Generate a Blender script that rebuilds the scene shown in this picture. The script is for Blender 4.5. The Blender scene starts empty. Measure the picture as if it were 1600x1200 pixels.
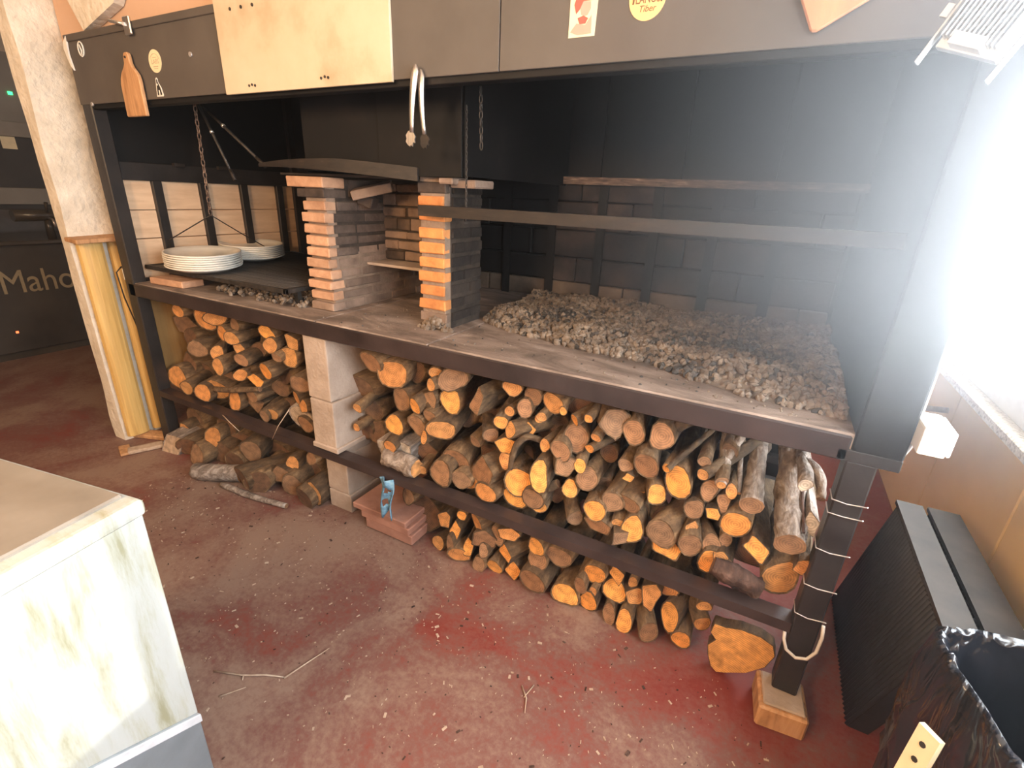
import bpy, bmesh, math, random
from mathutils import Vector, Matrix, Euler, noise

random.seed(11)
R = math.radians
scene = bpy.context.scene
C = scene.collection

# ---------------------------------------------------------------- camera, world, sun, exposure
cam_d = bpy.data.cameras.new('camera'); cam = bpy.data.objects.new('camera', cam_d); C.objects.link(cam)
cam.location = (2.8454, -1.2558, 1.3806)
cam.rotation_euler = (R(68.7638), R(-2.3185), R(28.2097))
cam_d.sensor_width = 36.0; cam_d.lens = 760.825 * 36.0 / 1600.0; cam_d.clip_start = 0.02
scene.camera = cam

scene.view_settings.view_transform = 'Standard'
scene.view_settings.look = 'None'
scene.view_settings.gamma = 1.0
scene.view_settings.use_curve_mapping = False
scene.view_settings.exposure = 0.0
scene.cycles.max_bounces = 6
scene.cycles.diffuse_bounces = 3
scene.cycles.adaptive_threshold = 0.025
scene.cycles.volume_step_rate = 2.0
scene.cycles.use_denoising = True
scene.cycles.sample_clamp_indirect = 6.0

world = bpy.data.worlds.new('world'); scene.world = world; world.use_nodes = True
bg = world.node_tree.nodes['Background']
bg.inputs[0].default_value = (0.86, 0.93, 1.0, 1.0); bg.inputs[1].default_value = 24.0

def add_light(name, kind, loc, energy, color, rot=None, look=None, **kw):
    d = bpy.data.lights.new(name, kind); d.energy = energy; d.color = color
    for k, v in kw.items(): setattr(d, k, v)
    o = bpy.data.objects.new(name, d); C.objects.link(o); o.location = loc
    if look is not None:
        o.rotation_euler = (Vector(look) - Vector(loc)).to_track_quat('-Z', 'Y').to_euler()
    elif rot is not None: o.rotation_euler = rot
    return o

# low sun coming in over the sill of the right-hand window
sun_dir = Vector((-1.0, -0.30, -0.285))
sun = add_light('sun', 'SUN', (6, 2, 3), 3.3, (1.0, 0.95, 0.87), angle=R(0.6))
sun.rotation_euler = sun_dir.to_track_quat('-Z', 'Y').to_euler()
# daylight portal filling the window opening
portal = add_light('window_portal', 'AREA', (3.75, 0.2, 1.55), 1.0, (1, 1, 1), look=(2.75, 0.2, 1.55), shape='RECTANGLE', size=4.0, size_y=1.3)
portal.data.cycles.is_portal = True
# warm room lamps hanging behind the photographer
add_light('warm_room_lamp', 'AREA', (2.0, -2.6, 1.95), 66.0, (1.0, 0.64, 0.35), look=(2.2, 0.2, 0.6), shape='DISK', size=0.5)
add_light('warm_bar_lamp', 'POINT', (0.8, -2.4, 2.3), 105.0, (1.0, 0.70, 0.42), shadow_soft_size=0.18)

# ---------------------------------------------------------------- materials
def new_mat(name):
    m = bpy.data.materials.new(name); m.use_nodes = True
    nt = m.node_tree; b = nt.nodes['Principled BSDF']
    return m, nt, b
def node(nt, kind, **kw):
    n = nt.nodes.new(kind)
    for k, v in kw.items():
        if k in n.inputs: n.inputs[k].default_value = v
        else: setattr(n, k, v)
    return n
def ramp(nt, stops, fac):
    r = nt.nodes.new('ShaderNodeValToRGB'); e = r.color_ramp.elements
    e[0].position, e[0].color = stops[0][0], (*stops[0][1], 1)
    e[1].position, e[1].color = stops[-1][0], (*stops[-1][1], 1)
    for p, c in stops[1:-1]:
        x = e.new(p); x.color = (*c, 1)
    nt.links.new(fac, r.inputs[0]); return r
def coords(nt, kind='Object', scale=(1, 1, 1)):
    t = nt.nodes.new('ShaderNodeTexCoord'); m = nt.nodes.new('ShaderNodeMapping')
    m.inputs['Scale'].default_value = scale; nt.links.new(t.outputs[kind], m.inputs[0]); return m.outputs[0]
def noise_mat(name, stops, scale=8.0, detail=6.0, rough=0.7, bump=0.0, bump_scale=60.0, metal=0.0, stretch=(1, 1, 1), spec=0.4, dist=0.0):
    m, nt, b = new_mat(name)
    co = coords(nt, 'Object', stretch)
    n = node(nt, 'ShaderNodeTexNoise', Scale=scale, Detail=detail, Roughness=0.62, Distortion=dist)
    nt.links.new(co, n.inputs['Vector'])
    r = ramp(nt, stops, n.outputs['Fac']); nt.links.new(r.outputs[0], b.inputs['Base Color'])
    b.inputs['Roughness'].default_value = rough; b.inputs['Metallic'].default_value = metal
    b.inputs['Specular IOR Level'].default_value = spec
    if bump:
        n2 = node(nt, 'ShaderNodeTexNoise', Scale=bump_scale, Detail=5.0); nt.links.new(co, n2.inputs['Vector'])
        bp = node(nt, 'ShaderNodeBump', Strength=bump, Distance=0.01); nt.links.new(n2.outputs['Fac'], bp.inputs['Height'])
        nt.links.new(bp.outputs[0], b.inputs['Normal'])
    return m
def flat_mat(name, col, rough=0.5, metal=0.0, spec=0.4):
    return noise_mat(name, [(0.3, tuple(c * 0.88 for c in col)), (0.7, col)], scale=20.0, detail=3.0, rough=rough, metal=metal, spec=spec)
def tint_mat(name, stops, scale, rough, amount=0.35, bump=0.0, bump_scale=60.0, stretch=(1, 1, 1)):
    """noise material whose brightness differs from object to object"""
    m = noise_mat(name, stops, scale=scale, rough=rough, bump=bump, bump_scale=bump_scale, stretch=stretch)
    nt = m.node_tree; b = nt.nodes['Principled BSDF']
    src = b.inputs['Base Color'].links[0].from_socket
    oi = nt.nodes.new('ShaderNodeObjectInfo')
    mr = node(nt, 'ShaderNodeMapRange'); mr.inputs['To Min'].default_value = 1 - amount; mr.inputs['To Max'].default_value = 1 + amount
    nt.links.new(oi.outputs['Random'], mr.inputs['Value'])
    mx = nt.nodes.new('ShaderNodeVectorMath'); mx.operation = 'SCALE'
    nt.links.new(src, mx.inputs[0]); nt.links.new(mr.outputs[0], mx.inputs['Scale'])
    nt.links.new(mx.outputs[0], b.inputs['Base Color'])
    return m

M = {}
M['soot'] = noise_mat('sooty_steel', [(0.3, (0.004, 0.0035, 0.003)), (0.58, (0.009, 0.0075, 0.0065)), (0.85, (0.035, 0.026, 0.022))], scale=3.0, rough=0.6, spec=0.22, dist=0.6)
M['frame'] = noise_mat('black_painted_steel', [(0.3, (0.012, 0.010, 0.009)), (0.7, (0.030, 0.024, 0.021))], scale=9, rough=0.42, spec=0.45, bump=0.08)
M['maroon'] = noise_mat('dark_brown_painted_steel', [(0.3, (0.018, 0.012, 0.011)), (0.72, (0.055, 0.036, 0.032))], scale=5, rough=0.38, spec=0.5, bump=0.06)
M['rust'] = noise_mat('scorched_angle_iron', [(0.3, (0.010, 0.007, 0.005)), (0.6, (0.024, 0.016, 0.011)), (0.8, (0.075, 0.048, 0.032))], scale=22, rough=0.6, stretch=(0.6, 3, 3))
M['fascia'] = noise_mat('grey_brown_sheet', [(0.3, (0.075, 0.062, 0.052)), (0.7, (0.105, 0.088, 0.074))], scale=4, rough=0.55, spec=0.35)
M['cream'] = noise_mat('cream_sheet', [(0.28, (0.40, 0.30, 0.18)), (0.5, (0.55, 0.44, 0.30)), (0.75, (0.62, 0.50, 0.36))], scale=5, rough=0.5)
M['beige_panel'] = noise_mat('beige_firebrick_panel', [(0.3, (0.62, 0.40, 0.24)), (0.7, (0.80, 0.56, 0.36))], scale=4, rough=0.8, stretch=(1, 1, 7))
M['salmon'] = noise_mat('salmon_plaster', [(0.3, (0.55, 0.35, 0.23)), (0.7, (0.64, 0.42, 0.29))], scale=2, rough=0.9)
M['white_plaster'] = noise_mat('rough_white_plaster', [(0.3, (0.60, 0.52, 0.41)), (0.6, (0.76, 0.67, 0.55)), (0.85, (0.84, 0.77, 0.66))], scale=9, rough=0.85, bump=0.9, bump_scale=34)
M['concrete'] = noise_mat('grey_concrete', [(0.3, (0.30, 0.225, 0.17)), (0.6, (0.43, 0.335, 0.265)), (0.85, (0.53, 0.435, 0.36))], scale=7, rough=0.9, bump=0.35, bump_scale=70)
M['hearth'] = noise_mat('ash_stained_hearth', [(0.25, (0.07, 0.05, 0.038)), (0.45, (0.18, 0.13, 0.10)), (0.60, (0.30, 0.225, 0.18)), (0.78, (0.46, 0.38, 0.32))], scale=5.5, rough=0.85, bump=0.3, bump_scale=80, stretch=(0.7, 1.6, 1), dist=0.8)
M['mortar_soot'] = noise_mat('blackened_mortar', [(0.3, (0.02, 0.014, 0.010)), (0.7, (0.07, 0.05, 0.036))], scale=14, rough=0.95, bump=0.5, bump_scale=90)
M['mortar'] = noise_mat('sooty_mortar', [(0.3, (0.16, 0.11, 0.075)), (0.7, (0.30, 0.21, 0.15))], scale=14, rough=0.95, bump=0.5, bump_scale=90)
M['brick'] = tint_mat('old_pink_brick', [(0.3, (0.36, 0.19, 0.11)), (0.6, (0.52, 0.30, 0.18)), (0.85, (0.60, 0.38, 0.25))], 16, 0.9, 0.18, bump=0.35)
M['brick_orange'] = tint_mat('orange_brick', [(0.3, (0.42, 0.15, 0.045)), (0.6, (0.60, 0.25, 0.08)), (0.85, (0.66, 0.33, 0.14))], 16, 0.9, 0.18, bump=0.35)
M['brick_soot'] = tint_mat('smoked_brick', [(0.3, (0.035, 0.024, 0.018)), (0.55, (0.10, 0.068, 0.05)), (0.8, (0.20, 0.14, 0.10))], 9, 0.92, 0.3, bump=0.4)
M['brick_char'] = tint_mat('charred_brick', [(0.3, (0.012, 0.009, 0.007)), (0.6, (0.035, 0.025, 0.018)), (0.85, (0.08, 0.055, 0.04))], 9, 0.92, 0.3, bump=0.4)
M['brick_mid'] = tint_mat('browned_brick', [(0.3, (0.14, 0.09, 0.062)), (0.6, (0.26, 0.175, 0.125)), (0.85, (0.36, 0.25, 0.185))], 10, 0.92, 0.2, bump=0.4)
M['tile'] = tint_mat('smoked_firebrick_slab', [(0.28, (0.008, 0.006, 0.005)), (0.5, (0.026, 0.018, 0.014)), (0.68, (0.058, 0.040, 0.031)), (0.85, (0.13, 0.095, 0.07))], 7, 0.85, 0.35, bump=0.25)
M['tile_dusty'] = tint_mat('ash_dusted_slab', [(0.3, (0.05, 0.034, 0.022)), (0.6, (0.12, 0.083, 0.055)), (0.85, (0.2, 0.145, 0.1))], 7, 0.9, 0.2, bump=0.25)
M['ash'] = noise_mat('pale_ash', [(0.25, (0.06, 0.043, 0.031)), (0.5, (0.155, 0.115, 0.083)), (0.78, (0.34, 0.27, 0.205))], scale=16, rough=0.95)
M['char'] = noise_mat('charcoal_black', [(0.3, (0.018, 0.016, 0.014)), (0.7, (0.085, 0.070, 0.058))], scale=30, rough=0.8)
M['platter'] = flat_mat('white_glazed_ceramic', (0.78, 0.74, 0.66), rough=0.18, spec=0.5)
M['steel'] = noise_mat('brushed_steel', [(0.3, (0.45, 0.40, 0.36)), (0.7, (0.72, 0.66, 0.60))], scale=30, rough=0.32, metal=0.9, stretch=(6, 6, 0.5))
M['dark_iron'] = noise_mat('dark_iron', [(0.3, (0.02, 0.017, 0.015)), (0.75, (0.09, 0.075, 0.062))], scale=30, rough=0.5, metal=0.5)
M['board_wood'] = noise_mat('worn_beech', [(0.3, (0.30, 0.145, 0.06)), (0.55, (0.50, 0.27, 0.125)), (0.8, (0.60, 0.36, 0.19))], scale=7, rough=0.6, stretch=(6, 6, 0.8), dist=0.7)
M['orange_wood'] = noise_mat('orange_pine_board', [(0.3, (0.40, 0.17, 0.075)), (0.7, (0.56, 0.27, 0.13))], scale=5, rough=0.6, stretch=(8, 8, 1))
M['yellow_wood'] = noise_mat('yellow_varnished_pine', [(0.3, (0.50, 0.29, 0.085)), (0.55, (0.66, 0.42, 0.14)), (0.8, (0.76, 0.53, 0.21))], scale=4, rough=0.45, stretch=(9, 9, 0.5), dist=0.5)
M['tan_panel'] = noise_mat('tan_wall_panel', [(0.3, (0.76, 0.50, 0.21)), (0.7, (0.85, 0.59, 0.27))], scale=2.5, rough=0.55)
M['groove'] = flat_mat('dark_panel_joint', (0.22, 0.14, 0.06), rough=0.8)
M['granite'] = noise_mat('speckled_stone_sill', [(0.35, (0.38, 0.34, 0.26)), (0.5, (0.68, 0.63, 0.52)), (0.7, (0.80, 0.76, 0.66))], scale=90, rough=0.4)
M['white_paint'] = flat_mat('white_window_paint', (0.80, 0.82, 0.83), rough=0.4)
M['paper'] = flat_mat('cream_paper', (0.80, 0.66, 0.42), rough=0.6)
M['side_board'] = noise_mat('brown_stained_board', [(0.3, (0.26, 0.135, 0.04)), (0.7, (0.36, 0.20, 0.065))], scale=4, rough=0.6, stretch=(9, 9, 0.6))
M['rust_light'] = noise_mat('chipped_rusty_angle', [(0.35, (0.05, 0.03, 0.02)), (0.55, (0.16, 0.10, 0.07)), (0.75, (0.42, 0.30, 0.22))], scale=30, rough=0.6, stretch=(0.5, 3, 3))
M['sticker'] = flat_mat('ochre_paper', (0.86, 0.47, 0.20), rough=0.6)
M['ink'] = flat_mat('brown_ink', (0.17, 0.075, 0.025), rough=0.7)
M['ink_soft'] = flat_mat('faded_brown_ink', (0.45, 0.34, 0.22), rough=0.7)
M['ink_red'] = flat_mat('red_ink', (0.72, 0.09, 0.06), rough=0.6)
M['ink_pink'] = flat_mat('pink_ink', (0.75, 0.30, 0.22), rough=0.6)
M['white_ink'] = flat_mat('white_sticker', (0.78, 0.74, 0.66), rough=0.5)
M['black_ink'] = flat_mat('black_ink', (0.03, 0.026, 0.022), rough=0.6)
M['white_plastic'] = flat_mat('white_plastic', (0.78, 0.76, 0.72), rough=0.35)
M['alu'] = noise_mat('cast_aluminium', [(0.3, (0.55, 0.58, 0.60)), (0.7, (0.75, 0.78, 0.80))], scale=20, rough=0.4, metal=0.3)
M['blue_rag'] = noise_mat('worn_blue_cloth', [(0.3, (0.05, 0.10, 0.16)), (0.55, (0.14, 0.28, 0.38)), (0.8, (0.30, 0.45, 0.52))], scale=45, rough=0.9, bump=0.4)
M['terracotta'] = tint_mat('dusty_terracotta', [(0.3, (0.26, 0.115, 0.075)), (0.7, (0.42, 0.21, 0.145))], 8, 0.9, 0.15, bump=0.2)
M['black_bag'] = noise_mat('black_plastic_film', [(0.3, (0.006, 0.007, 0.010)), (0.7, (0.014, 0.016, 0.022))], scale=6, rough=0.2, spec=0.8)
nt = M['black_bag'].node_tree; b = nt.nodes['Principled BSDF']; co = coords(nt, 'Object', (1, 1, 0.45))
n1 = node(nt, 'ShaderNodeTexNoise', Scale=11.0, Detail=2.0, Distortion=2.2); nt.links.new(co, n1.inputs['Vector'])
n2 = node(nt, 'ShaderNodeTexVoronoi', Scale=9.0); nt.links.new(co, n2.inputs['Vector'])
a_ = nt.nodes.new('ShaderNodeMath'); a_.operation = 'MULTIPLY_ADD'; a_.inputs[1].default_value = 0.5; nt.links.new(n2.outputs['Distance'], a_.inputs[0]); nt.links.new(n1.outputs['Fac'], a_.inputs[2])
bp = node(nt, 'ShaderNodeBump', Strength=0.7, Distance=0.03); nt.links.new(a_.outputs[0], bp.inputs['Height']); nt.links.new(bp.outputs[0], b.inputs['Normal'])
M['wicker'] = noise_mat('black_ribbed_weave', [(0.3, (0.010, 0.009, 0.008)), (0.7, (0.022, 0.019, 0.017))], scale=30, rough=0.6)
M['wicker_edge'] = noise_mat('worn_dark_edge', [(0.3, (0.022, 0.017, 0.013)), (0.7, (0.045, 0.035, 0.026))], scale=12, rough=0.7)
M['cable_white'] = flat_mat('grey_white_cable', (0.60, 0.54, 0.47), rough=0.5)
M['cable_black'] = flat_mat('black_cable', (0.02, 0.018, 0.016), rough=0.5)
M['wire'] = flat_mat('bright_tie_wire', (0.75, 0.70, 0.66), rough=0.3, metal=0.7)
M['bar_dark'] = noise_mat('dark_bar_front', [(0.3, (0.028, 0.022, 0.018)), (0.7, (0.055, 0.045, 0.036))], scale=4, rough=0.55)
M['bar_mid'] = noise_mat('dark_cooler_glass', [(0.3, (0.035, 0.028, 0.022)), (0.7, (0.075, 0.062, 0.05))], scale=3, rough=0.25)
M['bar_light'] = noise_mat('grey_bar_shelf', [(0.3, (0.17, 0.145, 0.115)), (0.7, (0.25, 0.215, 0.175))], scale=3, rough=0.5)
M['sign_gold'] = flat_mat('dull_gold_letters', (0.30, 0.235, 0.14), rough=0.5)
M['twig'] = noise_mat('dry_twig', [(0.3, (0.30, 0.20, 0.13)), (0.7, (0.52, 0.40, 0.30))], scale=30, rough=0.9)
M['room_wall'] = noise_mat('warm_room_plaster', [(0.3, (0.42, 0.33, 0.25)), (0.7, (0.50, 0.40, 0.31))], scale=2, rough=0.9)
M['ceiling'] = noise_mat('ceiling_paint', [(0.3, (0.55, 0.48, 0.40)), (0.7, (0.62, 0.55, 0.47))], scale=2, rough=0.9)
M['grey_bark'] = noise_mat('weathered_grey_bark', [(0.28, (0.065, 0.045, 0.032)), (0.48, (0.21, 0.16, 0.125)), (0.62, (0.34, 0.28, 0.23)), (0.8, (0.50, 0.44, 0.385))], scale=16, rough=0.9, bump=0.7, bump_scale=45, stretch=(2, 0.7, 2), dist=1.2)
M['rot_bark'] = noise_mat('dark_rotten_bark', [(0.3, (0.02, 0.011, 0.008)), (0.55, (0.07, 0.036, 0.024)), (0.8, (0.19, 0.11, 0.08))], scale=16, rough=0.95, bump=0.8, bump_scale=40, stretch=(2, 0.6, 2))

def led(name, col, s):
    m, nt, b = new_mat(name); b.inputs['Base Color'].default_value = (*col, 1)
    b.inputs['Emission Color'].default_value = (*col, 1); b.inputs['Emission Strength'].default_value = s; return m
M['led_green'] = led('green_indicator', (0.05, 0.9, 0.25), 3.0)
M['led_red'] = led('red_indicator', (1.0, 0.16, 0.05), 3.0)

def glass():
    m, nt, b = new_mat('window_glass')
    b.inputs['Base Color'].default_value = (0.95, 0.98, 1, 1); b.inputs['Roughness'].default_value = 0.0
    b.inputs['Alpha'].default_value = 0.10; b.inputs['IOR'].default_value = 1.45
    return m
M['glass'] = glass()

def bark():
    m, nt, b = new_mat('log_bark')
    co = coords(nt, 'Object', (1.6, 0.7, 1.6))
    n = node(nt, 'ShaderNodeTexNoise', Scale=26.0, Detail=7.0, Roughness=0.65); nt.links.new(co, n.inputs['Vector'])
    r = ramp(nt, [(0.30, (0.040, 0.022, 0.010)), (0.52, (0.125, 0.072, 0.033)), (0.72, (0.24, 0.150, 0.075)), (0.85, (0.36, 0.25, 0.15))], n.outputs['Fac'])
    oi = nt.nodes.new('ShaderNodeObjectInfo')
    mr = node(nt, 'ShaderNodeMapRange'); mr.inputs['To Min'].default_value = 0.62; mr.inputs['To Max'].default_value = 1.25
    nt.links.new(oi.outputs['Random'], mr.inputs['Value'])
    mx = nt.nodes.new('ShaderNodeVectorMath'); mx.operation = 'SCALE'; nt.links.new(r.outputs[0], mx.inputs[0]); nt.links.new(mr.outputs[0], mx.inputs['Scale'])
    nt.links.new(mx.outputs[0], b.inputs['Base Color']); b.inputs['Roughness'].default_value = 0.9
    bp = node(nt, 'ShaderNodeBump', Strength=0.9, Distance=0.012); nt.links.new(n.outputs['Fac'], bp.inputs['Height']); nt.links.new(bp.outputs[0], b.inputs['Normal'])
    return m
M['bark'] = bark()
def cut():
    """sawn end grain: rings round the heart of the log, tone set per log through the object colour"""
    m, nt, b = new_mat('sawn_end_grain')
    t = nt.nodes.new('ShaderNodeTexCoord')
    mp = nt.nodes.new('ShaderNodeMapping'); mp.inputs['Scale'].default_value = (1, 0.0, 1); nt.links.new(t.outputs['Object'], mp.inputs[0])
    n0 = node(nt, 'ShaderNodeTexNoise', Scale=14.0, Detail=4.0); nt.links.new(t.outputs['Object'], n0.inputs['Vector'])
    ln = nt.nodes.new('ShaderNodeVectorMath'); ln.operation = 'LENGTH'; nt.links.new(mp.outputs[0], ln.inputs[0])
    a = nt.nodes.new('ShaderNodeMath'); a.operation = 'MULTIPLY'; a.inputs[1].default_value = 900.0; nt.links.new(ln.outputs['Value'], a.inputs[0])
    k = nt.nodes.new('ShaderNodeMath'); k.operation = 'MULTIPLY_ADD'; k.inputs[1].default_value = 14.0; nt.links.new(n0.outputs['Fac'], k.inputs[0]); nt.links.new(a.outputs[0], k.inputs[2])
    s = nt.nodes.new('ShaderNodeMath'); s.operation = 'SINE'; nt.links.new(k.outputs[0], s.inputs[0])
    rg = node(nt, 'ShaderNodeMapRange'); rg.inputs['From Min'].default_value = -1; rg.inputs['To Min'].default_value = 0.74; rg.inputs['To Max'].default_value = 1.1
    nt.links.new(s.outputs[0], rg.inputs['Value'])
    n1 = node(nt, 'ShaderNodeTexNoise', Scale=38.0, Detail=5.0); nt.links.new(t.outputs['Object'], n1.inputs['Vector'])
    rg2 = node(nt, 'ShaderNodeMapRange'); rg2.inputs['From Min'].default_value = 0.3; rg2.inputs['From Max'].default_value = 0.7; rg2.inputs['To Min'].default_value = 0.55; rg2.inputs['To Max'].default_value = 1.2
    nt.links.new(n1.outputs['Fac'], rg2.inputs['Value'])
    mu = nt.nodes.new('ShaderNodeMath'); mu.operation = 'MULTIPLY'; nt.links.new(rg.outputs[0], mu.inputs[0]); nt.links.new(rg2.outputs[0], mu.inputs[1])
    oi = nt.nodes.new('ShaderNodeObjectInfo')
    sc = nt.nodes.new('ShaderNodeVectorMath'); sc.operation = 'SCALE'; nt.links.new(oi.outputs['Color'], sc.inputs[0]); nt.links.new(mu.outputs[0], sc.inputs['Scale'])
    nt.links.new(sc.outputs[0], b.inputs['Base Color']); b.inputs['Roughness'].default_value = 0.8
    return m
M['cut'] = cut()

def floor_mat():
    m, nt, b = new_mat('worn_red_floor_paint')
    co = coords(nt, 'Object')
    n1 = node(nt, 'ShaderNodeTexNoise', Scale=2.2, Detail=9.0, Roughness=0.68, Distortion=0.5); nt.links.new(co, n1.inputs['Vector'])
    n2 = node(nt, 'ShaderNodeTexNoise', Scale=55.0, Detail=6.0, Roughness=0.75); nt.links.new(co, n2.inputs['Vector'])
    a = nt.nodes.new('ShaderNodeMath'); a.operation = 'MULTIPLY_ADD'; a.inputs[1].default_value = 0.46; nt.links.new(n2.outputs['Fac'], a.inputs[0]); nt.links.new(n1.outputs['Fac'], a.inputs[2])
    sp = nt.nodes.new('ShaderNodeSeparateXYZ'); nt.links.new(co, sp.inputs[0])
    # sawdust lies thickest where people walk, left of the woodpile; the paint is cleaner to the right and under the rail
    mrx = node(nt, 'ShaderNodeMapRange'); mrx.inputs['From Min'].default_value = 1.7; mrx.inputs['From Max'].default_value = 3.1; mrx.inputs['To Min'].default_value = -0.01; mrx.inputs['To Max'].default_value = -0.19
    nt.links.new(sp.outputs['X'], mrx.inputs['Value'])
    ad = nt.nodes.new('ShaderNodeMath'); ad.operation = 'ADD'; nt.links.new(a.outputs[0], ad.inputs[0]); nt.links.new(mrx.outputs[0], ad.inputs[1])
    r = ramp(nt, [(0.47, (0.17, 0.026, 0.018)), (0.56, (0.185, 0.048, 0.034)), (0.655, (0.165, 0.074, 0.056)), (0.82, (0.245, 0.155, 0.112))], ad.outputs[0])
    nt.links.new(r.outputs[0], b.inputs['Base Color'])
    b.inputs['Roughness'].default_value = 0.55; b.inputs['Specular IOR Level'].default_value = 0.35
    bp = node(nt, 'ShaderNodeBump', Strength=0.15, Distance=0.004); nt.links.new(n2.outputs['Fac'], bp.inputs['Height']); nt.links.new(bp.outputs[0], b.inputs['Normal'])
    return m
M['floor'] = floor_mat()

def stained_enamel():
    m, nt, b = new_mat('stained_white_enamel')
    co = coords(nt, 'Object', (4, 9, 1.5))
    n = node(nt, 'ShaderNodeTexNoise', Scale=2.6, Detail=9.0, Roughness=0.68, Distortion=0.25); nt.links.new(co, n.inputs['Vector'])
    r = ramp(nt, [(0.33, (0.235, 0.23, 0.145)), (0.43, (0.32, 0.325, 0.26)), (0.52, (0.365, 0.38, 0.35)), (0.8, (0.40, 0.42, 0.41))], n.outputs['Fac'])
    nt.links.new(r.outputs[0], b.inputs['Base Color']); b.inputs['Roughness'].default_value = 0.4
    return m
M['enamel'] = stained_enamel()
M['counter_top'] = noise_mat('dusty_steel_top', [(0.3, (0.20, 0.17, 0.135)), (0.7, (0.28, 0.24, 0.195))], scale=6, rough=0.45, metal=0.2)
M['grey_steel'] = noise_mat('blue_grey_steel', [(0.3, (0.15, 0.17, 0.18)), (0.7, (0.20, 0.225, 0.24))], scale=8, rough=0.45, metal=0.2)

# ---------------------------------------------------------------- mesh helpers
BASE = {}
def bm_new(): return bmesh.new()
def box(bm, x0, x1, y0, y1, z0, z1, mi=0):
    vs = [bm.verts.new((x, y, z)) for z in (z0, z1) for x, y in ((x0, y0), (x1, y0), (x1, y1), (x0, y1))]
    fs = [(3, 2, 1, 0), (4, 5, 6, 7), (0, 1, 5, 4), (1, 2, 6, 5), (2, 3, 7, 6), (3, 0, 4, 7)]
    out = []
    for f in fs:
        q = bm.faces.new([vs[i] for i in f]); q.material_index = mi; out.append(q)
    return vs
def obox(bm, c, size, rot=(0, 0, 0), mi=0):
    vs = box(bm, -size[0] / 2, size[0] / 2, -size[1] / 2, size[1] / 2, -size[2] / 2, size[2] / 2, mi)
    m = Matrix.Translation(c) @ Euler(rot).to_matrix().to_4x4()
    for v in vs: v.co = m @ v.co
    return vs
def tube(bm, pts, rad, seg=8, mi=0, cap=True, closed=False):
    pts = [Vector(p) for p in pts]; n = len(pts)
    rads = rad if isinstance(rad, (list, tuple)) else [rad] * n
    rings = []; up = None
    for i, p in enumerate(pts):
        a = pts[(i - 1) % n] if (i > 0 or closed) else pts[0]; b = pts[(i + 1) % n] if (i < n - 1 or closed) else pts[-1]
        t = (b - a).normalized()
        if up is None: up = t.orthogonal().normalized()
        up = (up - t * up.dot(t)); up = up.normalized() if up.length > 1e-6 else t.orthogonal().normalized()
        w = t.cross(up)
        rings.append([bm.verts.new(p + (up * math.cos(q) + w * math.sin(q)) * rads[i]) for q in [2 * math.pi * k / seg for k in range(seg)]])
    last = n if closed else n - 1
    for i in range(last):
        A, B = rings[i], rings[(i + 1) % n]
        for k in range(seg):
            f = bm.faces.new((A[k], A[(k + 1) % seg], B[(k + 1) % seg], B[k])); f.material_index = mi; f.smooth = True
    if cap and not closed:
        f = bm.faces.new(rings[0][::-1]); f.material_index = mi
        f = bm.faces.new(rings[-1]); f.material_index = mi
    return rings
def prism(bm, poly, axis, a, b, mi=0):
    """extrude a 2-D outline along an axis: x -> (y,z), y -> (x,z), z -> (x,y)"""
    def P(u, v, t):
        return (t, u, v) if axis == 'x' else ((u, t, v) if axis == 'y' else (u, v, t))
    A = [bm.verts.new(P(u, v, a)) for u, v in poly]; B = [bm.verts.new(P(u, v, b)) for u, v in poly]
    n = len(poly)
    fs = [bm.faces.new(A[::-1]), bm.faces.new(B)]
    for i in range(n): fs.append(bm.faces.new((A[i], A[(i + 1) % n], B[(i + 1) % n], B[i])))
    for f in fs: f.material_index = mi
    return A + B
def bev(bm, w, seg=1):
    bmesh.ops.recalc_face_normals(bm, faces=bm.faces)
    bmesh.ops.bevel(bm, geom=[e for e in bm.edges if e.calc_face_angle(0) > 0.6], offset=w, segments=seg, profile=0.6, affect='EDGES')
    return bm
def obj(name, bm, mats, parent=None, recalc=True):
    if recalc: bmesh.ops.recalc_face_normals(bm, faces=bm.faces)
    me = bpy.data.meshes.new(name); bm.to_mesh(me); bm.free()
    for m in (mats if isinstance(mats, (list, tuple)) else [mats]): me.materials.append(M[m])
    o = bpy.data.objects.new(name, me); C.objects.link(o)
    if parent is not None:
        o.parent = parent; o.matrix_parent_inverse = Matrix.Translation(-Vector(root_loc(parent)))
    return o
def root_loc(o):
    return BASE.get(o, (0, 0, 0))
def tag(o, label, cat, group=None, kind=None):
    o['label'] = label; o['category'] = cat
    if group: o['group'] = group
    if kind: o['kind'] = kind
    return o
def thing(name, label, cat, loc=(0, 0, 0), group=None, kind=None):
    o = bpy.data.objects.new(name, None); C.objects.link(o); o.location = loc; BASE[o] = tuple(loc)
    o.empty_display_size = 0.05
    return tag(o, label, cat, group, kind)
def struct(name, bm, mats, label, parent=None):
    o = obj(name, bm, mats, parent)
    if parent is None:
        o['kind'] = 'structure'; o['label'] = label
    return o
def boxobj(name, mats, parent, x0, x1, y0, y1, z0, z1, bevel=0.0):
    bm = bm_new(); box(bm, x0, x1, y0, y1, z0, z1)
    if bevel: bev(bm, bevel)
    return obj(name, bm, mats, parent)
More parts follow.
